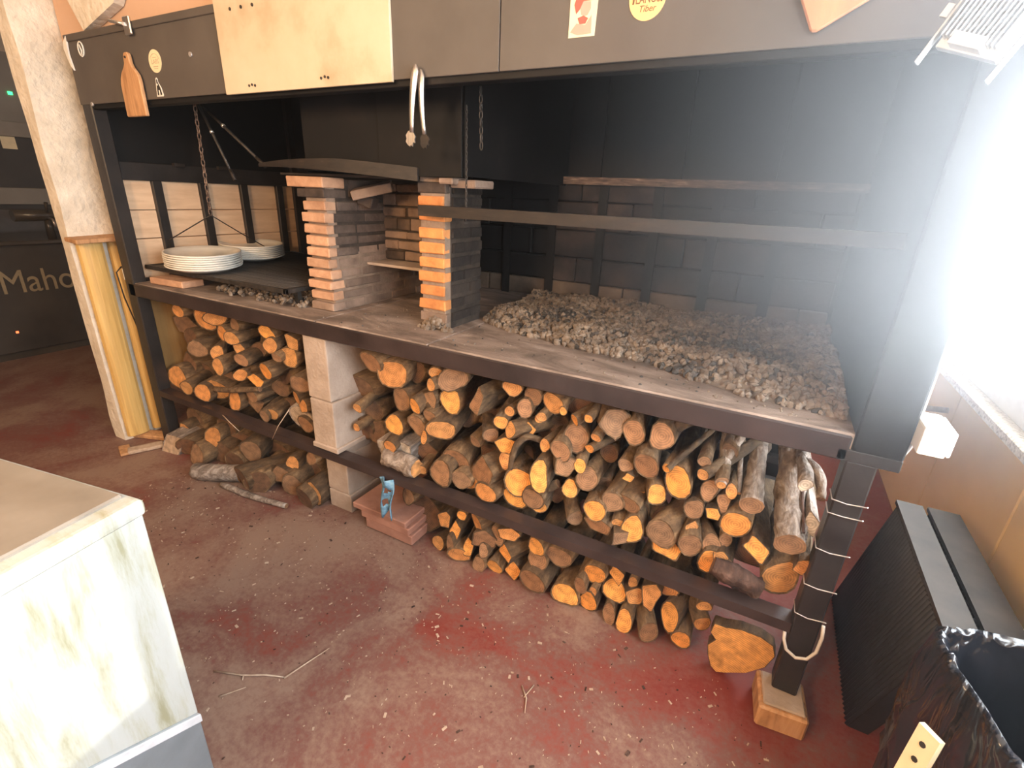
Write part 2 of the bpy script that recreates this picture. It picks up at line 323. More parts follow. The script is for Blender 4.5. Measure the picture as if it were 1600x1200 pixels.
def text(name, body, size, mat, loc, rot, parent, extrude=0.0006, squeeze=1.0, shear=0.0, bold=0.0):
    cu = bpy.data.curves.new(name, 'FONT'); cu.body = body; cu.size = size; cu.extrude = extrude
    cu.align_x = 'CENTER'; cu.align_y = 'CENTER'; cu.shear = shear; cu.offset = bold; cu.materials.append(M[mat])
    o = bpy.data.objects.new(name, cu); C.objects.link(o); o.parent = parent
    o.matrix_parent_inverse = Matrix.Translation(-Vector(root_loc(parent)))
    o.location = loc; o.rotation_euler = rot; o.scale = (squeeze, 1, 1)
    bpy.context.view_layer.update()
    me = bpy.data.meshes.new_from_object(o.evaluated_get(bpy.context.evaluated_depsgraph_get())); me.name = name
    q = bpy.data.objects.new(name, me); C.objects.link(q); q.parent = parent; q.matrix_parent_inverse = o.matrix_parent_inverse
    q.location = loc; q.rotation_euler = rot; q.scale = o.scale
    bpy.data.objects.remove(o)
    if not me.materials: me.materials.append(M[mat])
    return q
FRONT = (R(90), 0, 0)           # text standing on a surface that faces -Y

# ---------------------------------------------------------------- the setting
bm = bm_new(); box(bm, -4.0, 3.8, -3.6, 2.4, -0.08, 0.0)
struct('floor', bm, 'floor', 'worn red painted floor covered in dust and chips')
bm = bm_new(); box(bm, -4.0, 3.75, 2.3, 2.4, 0, 2.75)
struct('wall_back', bm, 'salmon', 'salmon plastered wall above and behind the grill')
bm = bm_new(); box(bm, -4.1, -4.0, -3.6, 2.4, 0, 2.75)
struct('wall_left', bm, 'room_wall', 'dim plaster wall behind the bar')
bm = bm_new(); box(bm, -4.0, 3.75, -3.7, -3.6, 0, 2.75)
struct('wall_front', bm, 'room_wall', 'plaster wall behind the photographer')
bm = bm_new(); box(bm, -4.0, 3.75, -3.6, 2.4, 2.75, 2.85)
struct('ceiling', bm, 'ceiling', 'pale painted ceiling')
# right-hand wall with its window opening: y -1.8..1.5, z 0.9..2.2
bm = bm_new()
box(bm, 3.62, 3.8, -3.6, 2.3, 0, 0.90); box(bm, 3.62, 3.8, -3.6, 2.3, 2.2, 2.75)
box(bm, 3.62, 3.8, -3.6, -1.8, 0.9, 2.2); box(bm, 3.62, 3.8, 2.2, 2.3, 0.9, 2.2)
wr = struct('wall_right', bm, 'tan_panel', 'tan panelled wall under the bright window')
ys = [2.28, 1.85, 1.172, 0.494, -0.184, -0.86, -1.54, -2.2, -2.9, -3.58]
for a, b in zip(ys[:-1], ys[1:]):
    bm = bm_new(); box(bm, 3.60, 3.622, b + 0.004, a - 0.004, 0.0, 0.755); bev(bm, 0.003)
    obj('wall_panel', bm, 'tan_panel', wr)
bm = bm_new(); box(bm, 3.606, 3.618, -3.58, 2.28, 0.0, 0.755); obj('panel_joint', bm, 'groove', wr)
bm = bm_new(); box(bm, 3.53, 3.66, -1.95, 2.28, 0.765, 0.80); bev(bm, 0.006)
struct('trim_1', bm, 'granite', 'speckled stone window sill over the tan panels')
bm = bm_new(); box(bm, 3.575, 3.64, -1.85, 2.28, 0.80, 0.905); bev(bm, 0.004)
struct('trim_2', bm, 'white_paint', 'white upstand between stone sill and window')
wn = thing('window_1', 'big overexposed window in the right-hand wall', 'window', (3.7, -0.15, 0.9), kind='structure')
del wn['category']
for a, b, c, d in ((-1.8, 2.2, 0.9, 0.93), (-1.8, 2.2, 2.15, 2.2), (-1.8, -1.74, 0.93, 2.15), (2.14, 2.2, 0.93, 2.15), (-0.45, -0.40, 0.93, 2.15)):
    bm = bm_new(); box(bm, 3.66, 3.72, a, b, c, d); bev(bm, 0.004); obj('window_frame', bm, 'white_paint', wn)
for a, b in ((-1.74, -0.45), (-0.40, 2.14)):
    bm = bm_new(); box(bm, 3.688, 3.692, a, b, 0.93, 2.15); obj('pane', bm, 'glass', wn)
bm = bm_new(); box(bm, -0.18, 3.4, 0.065, 0.12, 1.932, 2.75)
struct('wall_upper', bm, 'salmon', 'salmon plastered breast wall rising above the hood')
# plastered post on the left and the white rafter above it
def plaster_post():
    bm = bm_new(); nz = 40
    for i in range(nz + 1):
        z = 2.75 * i / nz
        for (x, y) in ((-0.285, -0.105), (-0.19, -0.105), (-0.185, -0.02), (-0.185, 0.06), (-0.19, 0.14), (-0.285, 0.14)):
            d = noise.noise(Vector((x * 9, y * 9, z * 4))) * 0.008
            bm.verts.new((x + d, y + d, z))
    bm.verts.ensure_lookup_table()
    for i in range(nz):
        for k in range(6):
            a, b = i * 6 + k, i * 6 + (k + 1) % 6
            bm.faces.new([bm.verts[q] for q in (a, b, b + 6, a + 6)])
    bm.faces.new([bm.verts[nz * 6 + k] for k in range(6)]); bm.faces.new([bm.verts[k] for k in range(6)][::-1])
    return bm
struct('pillar', plaster_post(), 'white_plaster', 'rough white plastered post at the left end of the grill')
bm = bm_new(); prism(bm, [(0.03, 2.06), (0.105, 1.945), (0.37, 2.012), (0.70, 2.30), (0.70, 2.75), (0.03, 2.75)], 'y', 0.025, 0.062)
struct('trim_3', bm, 'white_plaster', 'white rafter end above the plastered post')

# ---------------------------------------------------------------- the barbecue itself
Gt = thing('barbecue', 'long built-in black steel barbecue with hood and concrete hearth', 'barbecue', (1.6, 0.5, 0))
def gp(name, mats, x0, x1, y0, y1, z0, z1, bevel=0.0, label=None):
    o = boxobj(name, mats, Gt, x0, x1, y0, y1, z0, z1, bevel)
    if label: o['label'] = label
    return o
gp('post', 'frame', 0.0, 0.075, 0.0, 0.06, 0.0, 1.93, 0.004)
gp('post', 'frame', 3.082, 3.145, 0.0, 0.06, 0.085, 0.835, 0.004)
gp('post', 'frame', 0.0, 0.06, 1.02, 1.08, 0.0, 1.93)
gp('post', 'frame', 3.082, 3.145, 1.02, 1.08, 0.0, 0.835)
gp('front_beam', 'maroon', 0.02, 3.082, 0.0, 0.05, 0.832, 0.895, 0.004)
for a, b in ((0.06, 1.328), (1.333, 1.865), (1.870, 3.09)): gp('hearth_slab', 'hearth', a, b, 0.006, 1.06, 0.85, 0.90, 0.004)
for x0, x1 in ((0.075, 3.082),):
    bm = bm_new(); prism(bm, [(0, 0.295), (0.006, 0.295), (0.006, 0.322), (0.055, 0.322), (0.055, 0.328), (0, 0.328)], 'x', x0, x1)
    obj('lower_rail', bm, 'maroon', Gt)
bm = bm_new()
for y in (0.3, 0.55, 0.8): box(bm, 0.06, 3.1, y, y + 0.035, 0.295, 0.325)
obj('shelf_bars', bm, 'frame', Gt)
gp('lower_rail', 'frame', 0.06, 3.1, 1.03, 1.07, 0.29, 0.325)
# fascia sheets of the hood
gp('fascia_panel', 'fascia', 0.0, 1.035, -0.004, 0.006, 1.672, 1.93, 0.001)
o = gp('fascia_panel', 'cream', 1.03, 1.778, -0.012, -0.003, 1.666, 2.02, 0.001, label='cream sheet with small holes along its edge')
gp('fascia_panel', 'fascia', 1.776, 2.121, -0.004, 0.006, 1.672, 2.02, 0.001)
gp('fascia_panel', 'fascia', 2.124, 3.30, -0.004, 0.006, 1.672, 2.02, 0.001)
gp('fascia_rail', 'fascia', 0.0, 1.03, -0.010, 0.02, 1.905, 1.93, 0.002)
gp('fascia_lip', 'soot', 0.075, 3.30, 0.006, 0.045, 1.655, 1.678, 0.002)
bm = bm_new()
for x, z in ((1.115, 1.905), (1.17, 1.905), (1.225, 1.905), (1.16, 1.687), (1.175, 1.689), (1.19, 1.686), (1.50, 1.690), (1.516, 1.693), (1.53, 1.690)):
    tube(bm, [(x, -0.012, z), (x, -0.0145, z)], 0.004 if z < 1.8 else 0.005, 8)
obj('rivet', bm, 'dark_iron', Gt)
bm = bm_new(); tube(bm, [(0.855, -0.004, 1.80), (0.855, -0.009, 1.80)], 0.008, 10); obj('bolt', bm, 'wire', Gt)
bm = bm_new(); tube(bm, [(0.10, -0.001, 1.672), (0.10, -0.007, 1.672)], 0.008, 10); obj('bolt', bm, 'wire', Gt)
# right-hand cheek: hollow steel box the length of the hearth
bm = bm_new(); box(bm, 3.085, 3.185, 0.0, 1.08, 0.86, 1.93); bev(bm, 0.004); obj('side_cheek', bm, 'soot', Gt)
gp('side_cheek_foot', 'frame', 3.06, 3.185, 0.0, 0.06, 0.832, 0.862, 0.002)
# hood skins
gp('hood_back_sheet', 'soot', 0.03, 1.16, 1.06, 1.075, 1.46, 1.915)
xs = [1.16, 1.42, 1.73, 2.06, 2.42, 2.78, 3.09]
for a, b in zip(xs[:-1], xs[1:]):
    o = gp('hood_back_sheet', 'soot', a + 0.002, b - 0.002, 1.052 + random.uniform(0, 0.01), 1.072, 1.455, 1.915, 0.002)
gp('hood_top', 'soot', 1.03, 3.18, 0.0, 1.08, 1.915, 1.925); gp('hood_top', 'soot', 0.0, 1.03, 0.0, 1.08, 1.915, 1.925)
gp('hood_side_sheet', 'soot', 0.02, 0.032, 0.05, 1.06, 1.45, 1.915)
gp('oven_hood_sheet', 'soot', 1.185, 1.555, 0.165, 0.172, 1.435, 1.93, 0.001)
gp('oven_hood_sheet', 'soot', 1.558, 1.90, 0.160, 0.168, 1.425, 1.93, 0.001)
gp('oven_hood_cheek', 'soot', 1.18, 1.186, 0.175, 1.05, 1.43, 1.91)
gp('oven_hood_cheek', 'soot', 1.896, 1.902, 0.175, 1.05, 1.43, 1.91)
# bent metal lip round the oven mouth
bm = bm_new(); n = 24; A = []
for i in range(n + 1):
    t = i / n; x = 0.93 + 0.80 * t; y = 0.15 - 0.075 * math.sin(math.pi * t); z = 1.445 - 0.035 * t * t
    h = 0.012 + 0.030 * min(1, t * 1.6)
    A.append([bm.verts.new(p) for p in ((x, y, z), (x, y, z + h), (x, y + 0.008, z + h), (x, y + 0.008, z))])
for i in range(n):
    for k in range(4): bm.faces.new((A[i][k], A[i][(k + 1) % 4], A[i + 1][(k + 1) % 4], A[i + 1][k]))
bm.faces.new(A[0]); bm.faces.new(A[-1][::-1])
obj('oven_lip', bm, 'rust', Gt)
gp('oven_plate', 'rust', 1.04, 1.68, 0.16, 0.55, 1.418, 1.426, 0.001)
# angle irons across the big fire
bm = bm_new(); prism(bm, [(0.13, 1.302), (0.136, 1.302), (0.136, 1.330), (0.175, 1.330), (0.175, 1.336), (0.13, 1.336)], 'x', 1.745, 3.085); obj('spit_bar', bm, 'rust', Gt)
bm = bm_new(); prism(bm, [(0.99, 1.437), (0.996, 1.437), (0.996, 1.462), (1.05, 1.462), (1.05, 1.468), (0.99, 1.468)], 'x', 1.905, 3.085); obj('back_bar', bm, 'rust_light', Gt)
# rear wall of slabs held between upright bars
for i in range(7):
    x = 1.358 + 0.2455 * i
    bm = bm_new(); prism(bm, [(x - 0.021, 1.020), (x + 0.021, 1.020), (x + 0.021, 1.028), (x + 0.004, 1.028), (x + 0.004, 1.07), (x - 0.004, 1.07), (x - 0.004, 1.028), (x - 0.021, 1.028)], 'z', 0.9, 1.455)
    obj('wall_bar', bm, 'soot', Gt)
gp('back_plate', 'soot', 0.03, 3.09, 1.078, 1.085, 0.0, 1.92)
rows = [0.90, 0.99, 1.108, 1.235, 1.364, 1.452]
for i in range(7):
    x0 = 1.358 + 0.2455 * i + 0.006; x1 = min(x0 + 0.2335, 3.083)
    for a, b in zip(rows[:-1], rows[1:]):
        cutx = [x0, x1] if (i + rows.index(a)) % 3 else [x0, x0 + 0.13, x1]
        for u, v in zip(cutx[:-1], cutx[1:]):
            if v - u < 0.03: continue
            d = random.uniform(0, 0.012)
            bm = bm_new(); box(bm, u + 0.002, v - 0.002, 1.030 + d, 1.076, a + 0.002, b - 0.003); bev(bm, 0.004)
            obj('firebrick_slab', bm, 'tile_dusty' if a < 0.95 else 'soot' if u < 1.83 else 'tile', Gt)
# left-hand side wall: beige slabs between black uprights, dark sheet above and boards below
bz0 = 0.905
for y in (0.215, 0.447, 0.68, 0.915):
    o = gp('side_bar', 'frame', 0.03, 0.058, y - 0.022, y + 0.022, bz0, 1.45, 0.002)
gp('side_beam', 'frame', 0.02, 0.062, 0.05, 1.06, 1.372, 1.452, 0.002)
for a, b in zip((0.062, 0.222, 0.454, 0.687, 0.922), (0.208, 0.44, 0.673, 0.908, 1.06)):
    for z0, z1 in ((bz0, 1.10), (1.104, 1.235), (1.239, 1.372)):
        gp('side_slab', 'beige_panel', 0.012, 0.036, a, b, z0, z1, 0.002)
gp('side_board', 'side_board', 0.006, 0.02, 0.07, 1.03, 0.33, 0.83)
gp('side_sill', 'frame', 0.03, 0.062, 0.05, 1.06, 0.9, 0.915)
for z in (1.448,):
    for y in (0.30, 0.53): gp('angle_clip', 'rust', 0.062, 0.085, y, y + 0.05, z - 0.004, z + 0.012)

# concrete block pillar under the hearth
P = thing('block_pillar', 'pale concrete block pillar carrying the hearth between the two woodpiles', 'pillar', (1.31, 0.1, 0))
for z0, z1, y0 in ((0.0, 0.09, 0.06), (0.094, 0.29, 0.06), (0.330, 0.56, 0.012), (0.564, 0.832, 0.012)):
    bm = bm_new(); box(bm, 1.243 + random.uniform(-.004, .004), 1.372 + random.uniform(-.004, .004), y0, 0.42, z0, z1); bev(bm, 0.006, 2); obj('block', bm, 'concrete', P)
bm = bm_new(); box(bm, 1.251, 1.364, 0.066, 0.41, 0.002, 0.83); obj('mortar', bm, 'concrete', P)
bm = bm_new(); box(bm, 1.236, 1.385, 0.006, 0.42, 0.330, 0.355); bev(bm, 0.004); obj('plinth', bm, 'concrete', P)
W = bm_new(); vs = obox(W, (3.112, 0.0, 0.038), (0.125, 0.13, 0.076), (0, 0, R(6))); bev(W, 0.006)
tag(obj('wooden_block', W, 'board_wood'), 'squat wooden block under the foot of the right steel post', 'block')
W = bm_new(); obox(W, (3.112, 0.0, 0.0805), (0.105, 0.11, 0.009), (0, 0, R(6))); bev(W, 0.003)
tag(obj('mortar_pad', W, 'concrete'), 'thin pale mortar pad on the wooden block under the right post', 'pad')

# ---------------------------------------------------------------- brickwork
def brick(parent, x0, x1, y0, y1, z0, z1, mat, j=0.003):
    bm = bm_new()
    q = lambda: random.uniform(-j, j)
    box(bm, x0 + q(), x1 + q(), y0 + q(), y1 + q(), z0, z1); bev(bm, 0.0035)
    for v in bm.verts: v.co += Vector((q(), q(), q())) * 0.35
    return obj('brick', bm, mat, parent)
OV = thing('brick_oven', 'narrow brick oven wall with protruding pinkish front bricks beside the platters', 'oven', (1.22, 0.45, 0.9))
bm = bm_new(); box(bm, 1.168, 1.2755, 0.165, 0.21, 0.9, 1.41); obj('mortar', bm, 'mortar', OV)
bm = bm_new(); box(bm, 1.168, 1.2765, 0.21, 0.86, 0.9, 1.13); obj('mortar', bm, 'mortar', OV)
bm = bm_new(); box(bm, 1.168, 1.2765, 0.21, 0.86, 1.13, 1.41); obj('mortar', bm, 'mortar_soot', OV)
zc = 0.902; k = 0; th = 0.0335; pitch = 0.0435
while zc + th < 1.352:
    wx = 0.004 * (1 if k % 2 else -1)
    low = k < 1
    fd = 0.185 + random.uniform(0, 0.03) + (0.02 if zc < 1.05 else 0)
    brick(OV, 1.157 + wx * .5, 1.283, 0.148 + 0.003 * (k % 2), fd, zc, zc + th, 'brick_mid' if low else 'brick', 0.004)
    y = fd + 0.004
    while y < 0.84:
        L = random.choice((0.12, 0.17, 0.215)); e = min(y + L, 0.86)
        if e - y > 0.03: brick(OV, 1.16, 1.279, y, e - 0.006, zc, zc + th, 'brick_mid' if zc < 1.13 and y > 0.2 else 'brick_soot')
        y = e
    zc += pitch; k += 1
brick(OV, 1.13, 1.282, 0.150, 0.27, 1.340, 1.372, 'brick_soot')
o = brick(OV, 1.088, 1.290, 0.140, 0.25, 1.376, 1.414, 'brick')
brick(OV, 1.16, 1.279, 0.28, 0.48, 1.345, 1.41, 'brick_soot')
# rear throat of the oven above its shelf
bm = bm_new(); box(bm, 1.272, 1.70, 0.490, 0.58, 1.085, 1.41); obj('mortar', bm, 'mortar_soot', OV)
zc = 1.09; k = 0
while zc < 1.40:
    h = random.choice((0.045, 0.055, 0.038)); h = min(h, 1.412 - zc)
    x = 1.274 - (0.03 if k % 2 else 0)
    while x < 1.69:
        L = random.choice((0.075, 0.11, 0.13)); e = min(x + L, 1.70)
        if h > 0.02: brick(OV, max(x, 1.274), e - 0.006, 0.480, 0.55, zc, zc + h - 0.008, random.choice(('brick_mid', 'brick_soot', 'brick_mid')), 0.004)
        x = e
    zc += h; k += 1
o = boxobj('oven_shelf', 'concrete', OV, 1.275, 1.70, 0.36, 0.50, 1.072, 1.084, 0.002)
W = bm_new(); obox(W, (1.36, 0.33, 1.375), (0.16, 0.09, 0.035), (R(8), R(-14), R(35))); bev(W, 0.003)
obj('brick', W, 'brick_mid', OV); W = bm_new(); obox(W, (1.325, 0.34, 1.335), (0.06, 0.07, 0.045), (0, R(20), R(20))); bev(W, 0.004); obj('brick', W, 'brick_soot', OV)
RP = thing('brick_pier', 'slim brick pier with bright orange bricks at the left of the ash bed', 'pier', (1.76, 0.3, 0.9))
bm = bm_new(); box(bm, 1.710, 1.812, 0.190, 0.222, 0.9, 1.425); obj('mortar', bm, 'mortar', RP)
bm = bm_new(); box(bm, 1.710, 1.812, 0.222, 0.425, 0.9, 1.425); obj('mortar', bm, 'mortar_soot', RP)
zc = 0.95; k = 0
for z0 in (0.925, 0.975, 1.025, 1.075, 1.125, 1.175, 1.225, 1.285, 1.335, 1.375):
    h = 0.036 if k not in (7, 8) else 0.03
    brick(RP, 1.703, 1.815 if k != 9 else 1.82, 0.181, 0.212 + random.uniform(0, 0.012), z0, z0 + h, 'brick_soot' if k in (9,) else 'brick_mid' if k < 1 else 'brick_orange', 0.004)
    sp = 0.30 if k % 2 else 0.345
    brick(RP, 1.71, 1.819, 0.229, sp, z0, z0 + h, 'brick_char'); brick(RP, 1.71, 1.819, sp + 0.005, 0.425, z0, z0 + h, 'brick_char')
    k += 1
brick(RP, 1.83, 1.93, 0.20, 0.32, 1.395, 1.42, 'brick_mid'); brick(RP, 1.80, 1.86, 0.17, 0.26, 1.405, 1.425, 'brick_mid')
bm = bm_new()
for i in range(60):
    a = random.uniform(0, 6.28); d = random.uniform(0, 0.075); s = random.uniform(0.006, 0.016)
    r_ = bmesh.ops.create_icosphere(bm, subdivisions=1, radius=s, matrix=Matrix.Translation((1.765 + d * math.cos(a), 0.185 + 0.35 * d * math.sin(a), 0.902 + max(0, 0.05 - d * 0.7) * random.random())))
tag(obj('mortar_crumbs', bm, 'ash'), 'heap of crumbled mortar at the foot of the slim brick pier', 'rubble', kind='stuff')
# hearth brick fragment at far left under the grate
brick_o = thing('loose_brick', 'flat pinkish brick on the hearth under the grate, beside the left post', 'brick', (0.2, 0.1, 0.9))
bm = bm_new(); obox(bm, (0.27, 0.10, 0.918), (0.24, 0.11, 0.032), (0, 0, R(4))); bev(bm, 0.004); obj('brick_body', bm, 'brick', brick_o)

# ---------------------------------------------------------------- grate, chains, rods
GR = thing('grill_grate', 'black iron grate hanging over the left hearth under the white platters', 'grate', (0.55, 0.5, 0.97))
for x0, x1, y0, y1 in ((0.07, 1.10, 0.07, 0.085), (0.07, 1.10, 0.93, 0.945), (0.07, 0.085, 0.07, 0.945), (1.085, 1.10, 0.07, 0.945)):
    boxobj('grate_frame', 'dark_iron', GR, x0, x1, y0, y1, 0.962, 0.982, 0.002)
bmr = bm_new(); tube(bmr, [(0.0, 0.08, 0.0), (0.0, 0.935, 0.0)], 0.0045, 6)
proto = None
for i in range(42):
    x = 0.095 + 0.0236 * i
    if proto is None:
        proto = obj('grate_rod', bmr, 'dark_iron', GR); proto.location = (x, 0, 0.974)
    else:
        c = proto.copy(); C.objects.link(c); c.location = (x, 0, 0.974)
for x in (0.12, 1.05):
    for y in (0.15, 0.9): boxobj('grate_foot', 'dark_iron', GR, x, x + 0.02, y, y + 0.02, 0.9, 0.962)
def link(bm, c, s, turn):
    pts = []
    for k in range(10):
        a = 2 * math.pi * k / 10
        u = math.cos(a) * s * 0.42; v = math.sin(a) * s
        pts.append((c[0] + (u if turn else 0), c[1] + (0 if turn else u), c[2] + v))
    tube(bm, pts, s * 0.17, 5, closed=True)
def chain(name, label, top, bot, s, mat='dark_iron'):
    t = thing(name, label, 'chain', bot)
    a, b = Vector(top), Vector(bot); n = max(2, int((a - b).length / (s * 1.45)))
    for i in range(n):
        bm = bm_new(); link(bm, a.lerp(b, i / (n - 1)), s, i % 2); obj('chain_link', bm, mat, t)
    return t
ch = chain('grate_chain', 'rusty chain hanging over the platters and holding the grate wires', (0.53, 0.18, 1.72), (0.475, 0.20, 1.25), 0.0165, 'rust_light')
bm = bm_new(); tube(bm, [(0.475, 0.20, 1.235), (0.09, 0.20, 1.095), (0.075, 0.20, 0.985)], 0.0028, 6); obj('hanger_wire', bm, 'rust', ch)
bm = bm_new(); tube(bm, [(0.475, 0.20, 1.235), (0.40, 0.42, 1.12), (0.30, 0.70, 0.985)], 0.0028, 6); obj('hanger_wire', bm, 'rust', ch)
chain('hood_chain', 'short dark chain hanging in the hood right of the tongs', (1.98, 0.14, 1.66), (1.985, 0.14, 1.515), 0.012)
chain('thin_chain', 'thin dark chain hanging beside the slim brick pier', (1.925, 0.15, 1.62), (1.925, 0.15, 1.30), 0.0075)
for (a, b, lb) in (((0.55, 0.18, 1.69), (0.71, 0.19, 1.39), 'steeper of two thin steel rods slanting down inside the left hood'),
                   ((0.56, 0.18, 1.69), (0.92, 0.19, 1.448), 'flatter of two thin steel rods, its pale tip touching the oven lip')):
    t = thing('steel_rod', lb, 'rod', b)
    bm = bm_new(); tube(bm, [a, b], 0.006, 8); obj('rod_bar', bm, 'dark_iron', t)
    va, vb = Vector(a), Vector(b)
    bm = bm_new(); tube(bm, [va.lerp(vb, 0.36), va.lerp(vb, 0.385)], 0.008, 8); obj('rod_collar', bm, 'wire', t)
    bm = bm_new(); tube(bm, [va.lerp(vb, 0.86), vb], [0.0065, 0.008], 8); obj('rod_tip', bm, 'rust', t)

# ---------------------------------------------------------------- platters
def platter_mesh(a, b, deep):
    """oval platter with a raised rim, pointed slightly at the ends; built round the origin"""
    bm = bm_new(); n = 40
    prof = [(0.60, 0.0), (0.72, 0.001), (0.86, deep * 0.55), (1.0, deep), (1.0, deep + 0.004), (0.95, deep + 0.0045), (0.82, deep * 0.7), (0.72, 0.0055), (0.0, 0.0055)]
    rings = []
    for s, z in prof:
        if s == 0.0: rings.append([bm.verts.new((0, 0, z))]); continue
        ring = []
        for k in range(n):
            t = 2 * math.pi * k / n; c, q = math.cos(t), math.sin(t)
            ring.append(bm.verts.new((a * s * math.copysign(abs(c) ** 0.92, c), b * s * math.copysign(abs(q) ** 1.08, q), z)))
        rings.append(ring)
    for A, B in zip(rings[:-1], rings[1:]):
        if len(B) == 1:
            for k in range(n): f = bm.faces.new((A[k], A[(k + 1) % n], B[0])); f.smooth = True
        else:
            for k in range(n): f = bm.faces.new((A[k], A[(k + 1) % n], B[(k + 1) % n], B[k])); f.smooth = True
    bm.faces.new(rings[0][::-1])
    return bm
words = ['topmost', 'second from top', 'third from top', 'fourth from top', 'fifth from top', 'sixth from top', 'bottom']
pm = None
for stack, (cx, cy, rz, nm, grp) in enumerate(((0.385, 0.185, R(148), 'front', 'white platters in the front stack'), (0.19, 0.58, R(150), 'rear', 'white platters in the rear stack'))):
    for k in range(7):
        if pm is None:
            o = obj('oval_platter', platter_mesh(0.245, 0.165, 0.022), 'platter'); pm = o
        else:
            o = pm.copy(); C.objects.link(o)
        j = 6 - k
        o.location = (cx + random.uniform(-.002, .002), cy + random.uniform(-.002, .002), 0.983 + 0.0098 * k)
        o.rotation_euler = (0, 0, rz + random.uniform(-.02, .02))
        tag(o, 'white oval platter, %s in the %s stack on the iron grate' % (words[j], nm), 'platter', grp)

# ---------------------------------------------------------------- things on the hood fascia
def silhouette(name, poly, y0, y1, mat, bevel=0.0, parent=None):
    bm = bm_new(); prism(bm, poly, 'y', y0, y1)
    if bevel: bev(bm, bevel)
    return obj(name, bm, mat, parent)
cb = thing('cutting_board', 'bottle-shaped wooden cutting board hanging on the grey hood panel', 'cutting board', (0.46, -0.02, 1.613))
pl = [(0.393, 1.613), (0.532, 1.613), (0.532, 1.735), (0.526, 1.755), (0.510, 1.772), (0.497, 1.785), (0.491, 1.797), (0.489, 1.822), (0.482, 1.832), (0.460, 1.832), (0.453, 1.822), (0.450, 1.797), (0.440, 1.785), (0.418, 1.768), (0.403, 1.748), (0.395, 1.728)]
cbb = silhouette('board_body', pl, -0.024, -0.010, 'board_wood', 0.003, cb)
bm = bm_new(); tube(bm, [(0.470, -0.028, 1.815), (0.470, 0.0, 1.817)], 0.004, 8); obj('nail', bm, 'dark_iron', cbb)
def ellipse(cx, cz, a, b, n=36, rot=0.0):
    return [(cx + a * math.cos(t) * math.cos(rot) - b * math.sin(t) * math.sin(rot), cz + a * math.cos(t) * math.sin(rot) + b * math.sin(t) * math.cos(rot)) for t in [2 * math.pi * i / n for i in range(n)]]
st = thing('round_sticker', 'pale round paper sticker right of the cutting board', 'sticker', (0.628, -0.006, 1.795))
silhouette('sticker_paper', ellipse(0.628, 1.795, 0.040, 0.038), -0.0055, -0.0042, 'paper', 0, st)
text('sticker_text', 'LABS', 0.022, 'ink_soft', (0.628, -0.0058, 1.793), FRONT, st, 0.0002)
bm = bm_new()
tube(bm, [(0.628 + 0.028 * math.cos(R(a)), -0.0058, 1.797 + 0.022 * math.sin(R(a))) for a in range(10, 175, 12)], 0.0009, 4)
box(bm, 0.612, 0.644, -0.006, -0.0056, 1.776, 1.779); box(bm, 0.615, 0.641, -0.006, -0.0056, 1.770, 1.772); box(bm, 0.616, 0.64, -0.006, -0.0056, 1.806, 1.808)
obj('sticker_print', bm, 'ink_soft', st)
bt = thing('bottle_sticker', 'small white outlined bottle-shaped sticker below the pale round sticker', 'sticker', (0.622, -0.006, 1.68))
bo = [(0.598, 1.679), (0.640, 1.679), (0.644, 1.684), (0.640, 1.693), (0.636, 1.708), (0.628, 1.719), (0.621, 1.728), (0.620, 1.739), (0.615, 1.743), (0.609, 1.739), (0.607, 1.726), (0.604, 1.714), (0.602, 1.70), (0.600, 1.688)]
silhouette('sticker_outline', bo, -0.0055, -0.0042, 'white_ink', 0, bt)
cxm = sum(p[0] for p in bo) / len(bo); czm = sum(p[1] for p in bo) / len(bo)
silhouette('sticker_print', [(0.6195 + (x - 0.6195) * 0.66, 1.709 + (z - 1.709) * 0.84) for x, z in bo], -0.0060, -0.0054, 'black_ink', 0, bt)
bm = bm_new(); box(bm, 0.617, 0.624, -0.0064, -0.0058, 1.684, 1.70); box(bm, 0.611, 0.618, -0.0064, -0.0058, 1.716, 1.722); obj('sticker_highlight', bm, 'white_ink', bt)
rg = thing('ring_sticker', 'small torn white ring sticker in the top left corner of the hood', 'sticker', (0.118, -0.006, 1.872))
bm = bm_new()
tube(bm, [(0.118 + 0.020 * math.cos(R(a)), -0.0065, 1.872 + 0.026 * math.sin(R(a))) for a in range(0, 360, 18)], 0.003, 5, closed=True); obj('ring_band', bm, 'white_ink', rg)
bm = bm_new(); tube(bm, [(0.112, -0.0065, 1.888), (0.121, -0.0065, 1.865), (0.116, -0.0065, 1.852)], 0.0035, 5); obj('ring_mark', bm, 'white_ink', rg)
bm = bm_new(); prism(bm, [(-0.004, 1.905), (0.028, 1.925), (0.024, 1.90), (0.018, 1.86), (0.032, 1.80), (0.012, 1.82), (0.0, 1.85), (-0.01, 1.88)], 'y', -0.012, -0.006)
tag(obj('torn_tape', bm, 'white_ink'), 'torn strip of whitish tape at the hood corner by the plastered post', 'tape')
cl = thing('spring_clip', 'small metal spring clip on the top edge of the hood', 'clip', (0.47, 0, 1.9))
bm = bm_new(); box(bm, 0.490, 0.535, -0.020, -0.012, 1.885, 1.945); bev(bm, 0.003); obj('clip_jaw', bm, 'steel', cl)
bm = bm_new(); tube(bm, [(0.50, -0.022, 1.92), (0.425, -0.03, 1.935)], 0.006, 8); obj('clip_lever', bm, 'steel', cl)
po = thing('portrait_card', 'small cream card with a red figure print on the hood', 'card', (2.34, -0.006, 1.727))
silhouette('card_paper', [(2.308, 1.727), (2.372, 1.727), (2.376, 1.84), (2.308, 1.84)], -0.0055, -0.0042, 'paper', 0, po)
